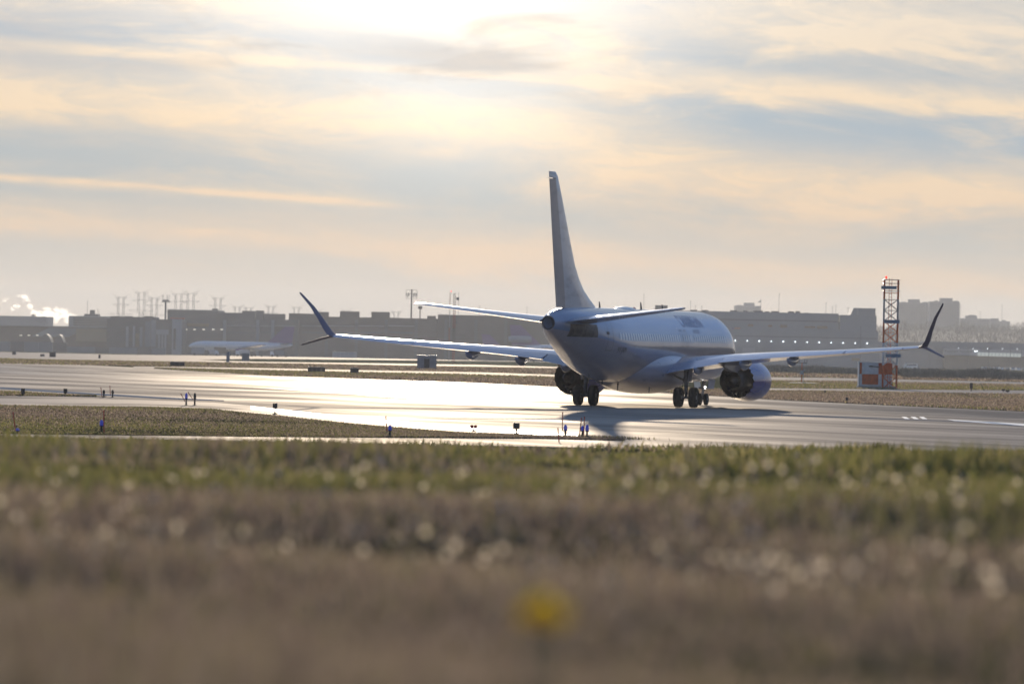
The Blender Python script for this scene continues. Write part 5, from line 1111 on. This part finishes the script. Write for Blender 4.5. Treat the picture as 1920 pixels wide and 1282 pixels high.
for k in range(6):
    u = 627 + 7.6*k; zg = float(np.interp(2210, TY, TZ)); p = at(u, 660, 2210); t = thing('cargo_container', ordn[k] + ' from the left in the row of pale cargo containers', 'container', (p.x, 2210, zg), 0, 'pale cargo containers in a row')
    MB().span(-0.75, 0.75, -1, 1, 0.5, 2.5).build('shell', M['panel_l'], t); MB().span(-0.74, 0.74, -0.98, 0.98, 0.2, 0.497).build('dolly', M['galv'], t)
def car(u, d, label, mat, rot=0.0):
    zg = float(np.interp(d, TY, TZ)); p = at(u, 660, d); t = thing('parked_car', label, 'car', (p.x, d, zg), rot, 'cars parked before the cargo terminal')
    prof = [(-2.2, 0.35), (2.2, 0.35), (2.25, 0.75), (1.3, 0.95), (0.7, 1.45), (-1.1, 1.48), (-1.9, 1.0), (-2.25, 0.9)]
    MB().loft([[(x, y*0.88, z) for x, z in prof] for y in (-1, -0.9, 0.9, 1)]).build('body', M[mat], t, True, 30)
    MB().add([(1.28, -0.75, 0.98), (1.28, 0.75, 0.98), (0.74, 0.68, 1.43), (0.74, -0.68, 1.43)], [(0, 1, 2, 3)]).build('windscreen', M['glass_f'], t).location = (0.03, 0, 0.02)
    for x in (-1.4, 1.4):
        for y in (-0.8, 0.8): MB().lathe([(-0.1, 0.33), (0.1, 0.33)], (0, 0, 0), 'Y', 12, True).build('wheel', M['rubber'], t).location = (x, y, 0.33)
for k in range(9): car(1846 + 10.5*k, 2450, ordn[k] + ' from the left in the row of cars below the window strip', ('car_b', 'car_a', 'car_c')[(k*2) % 3], R(-80))
zg = float(np.interp(2350, TY, TZ)); p = at(1707, 660, 2350); t = thing('parked_van', 'long white van below the left end of the cargo terminal', 'van', (p.x, 2350, zg))
MB().loft([[(x, y, z) for x, z in ((-3, 0.4), (3, 0.4), (3, 2.3), (-2.0, 2.4), (-2.6, 1.4), (-3, 1.2))] for y in (-1, 1)]).build('body', M['car_b'], t, True, 30); MB().span(-1.6, 2.6, -1.03, -1.003, 1.45, 2.05).build('side_window', M['glass_f'], t)
for x in (-1.9, 1.9): MB().lathe([(-1.02, 0.4), (1.02, 0.4)], (0, 0, 0), 'Y', 12, True).build('axle', M['rubber'], t).location = (x, 0, 0.4)
# low scrub clumps and boxes out on the far field
for u, v, w, h, lb in ((26, 665, 5, 0.7, 'dark low box on the far left taxiway edge'), (98, 669.5, 9, 0.9, 'largest dark low box on the far left field'), (79, 668.5, 6, 0.4, 'flat dark low box left of the largest one'), (186, 672, 2.5, 0.6, 'tiny dark box right of the largest one'), (136, 661, 6, 0.5, 'dark low box before the blast fence'), (427, 679, 4.5, 1.6, 'upright blue grey cabinet before the left freighter'), (460, 677, 11, 1.4, 'rounded pale low cabinet before the left freighter')):
    c = G(u, v); px = c.y/F; t = thing('field_cabinet', lb, 'cabinet', c, 0, 'small cabinets on the far field'); MB().span(-w*px*0.6, w*px*0.6, 0, 1.5, 0.08, h + 0.1).build('case', M['wall_d' if u > 400 else 'sign_back'], t); MB().span(-w*px*0.66, w*px*0.66, -0.1, 1.6, -0.05, 0.077).build('slab', M['concrete'], t)
# ---- steam from a chimney, far left
bm = bmesh.new(); d = 4200; px = d/F
puffs = [(146, 598, 5), (138, 594, 7), (130, 592, 8), (121, 590, 9), (112, 588, 9), (104, 594, 8), (94, 590, 9), (88, 584, 8), (82, 596, 8), (73, 592, 8), (66, 586, 8), (58, 574, 6), (52, 562, 6), (47, 556, 6), (40, 554, 4), (31, 574, 6), (27, 578, 5), (12, 562, 4), (120, 583, 7), (108, 580, 7), (98, 602, 6), (84, 604, 6), (127, 600, 6)]
for u, v, r in puffs:
    for q in range(5):
        p = at(u + random.uniform(-5, 5), v + random.uniform(-3, 3), d + random.uniform(-4, 4)); mt = Matrix.Translation(p) @ Matrix.Diagonal((1.25, 1, 0.85, 1))
        res_ = bmesh.ops.create_icosphere(bm, subdivisions=3, radius=r*px*random.uniform(0.3, 0.85), matrix=mt)
        for v_ in res_['verts']:
            n_ = (math.sin(v_.co.x*1.7 + q) + math.sin(v_.co.z*2.1 + v_.co.x) + math.sin(v_.co.y*1.3 + v_.co.z*1.1))/3; v_.co += (v_.co - p)*0.28*n_
me = bpy.data.meshes.new('steam_plume'); bm.to_mesh(me); bm.free(); finish(me, M['steam'], True, 180)
tag(link('steam_plume', me), 'billowing white steam drifting at the far left skyline', 'steam', kind='stuff')
m = M['steam']; t_ = m.node_tree; t_.nodes.clear(); N = NT(t_); o_ = N.new('ShaderNodeOutputMaterial')
pv = N.new('ShaderNodeVolumePrincipled'); pv.inputs['Color'].default_value = (1, 1, 1, 1); pv.inputs['Density'].default_value = 0.035; pv.inputs['Anisotropy'].default_value = 0.72
t_.links.new(pv.outputs[0], o_.inputs['Volume'])
# ---- the hazy air
hz = MB().span(-2950, 2950, -350, 6950, -16.5, 66).build('haze', material('haze_placeholder', (1, 1, 1)), None)
m = bpy.data.materials.new('haze'); m.use_nodes = True; t_ = m.node_tree; t_.nodes.clear(); N = NT(t_)
pv = N.new('ShaderNodeVolumePrincipled'); pv.inputs['Color'].default_value = (0.95, 0.97, 1.0, 1); pv.inputs['Density'].default_value = 0.000075; pv.inputs['Anisotropy'].default_value = 0.30
o_ = N.new('ShaderNodeOutputMaterial'); t_.links.new(pv.outputs[0], o_.inputs['Volume'])
hz.data.materials.clear(); hz.data.materials.append(m); tag(hz, 'thin warm evening haze over the airfield', 'haze', kind='stuff')
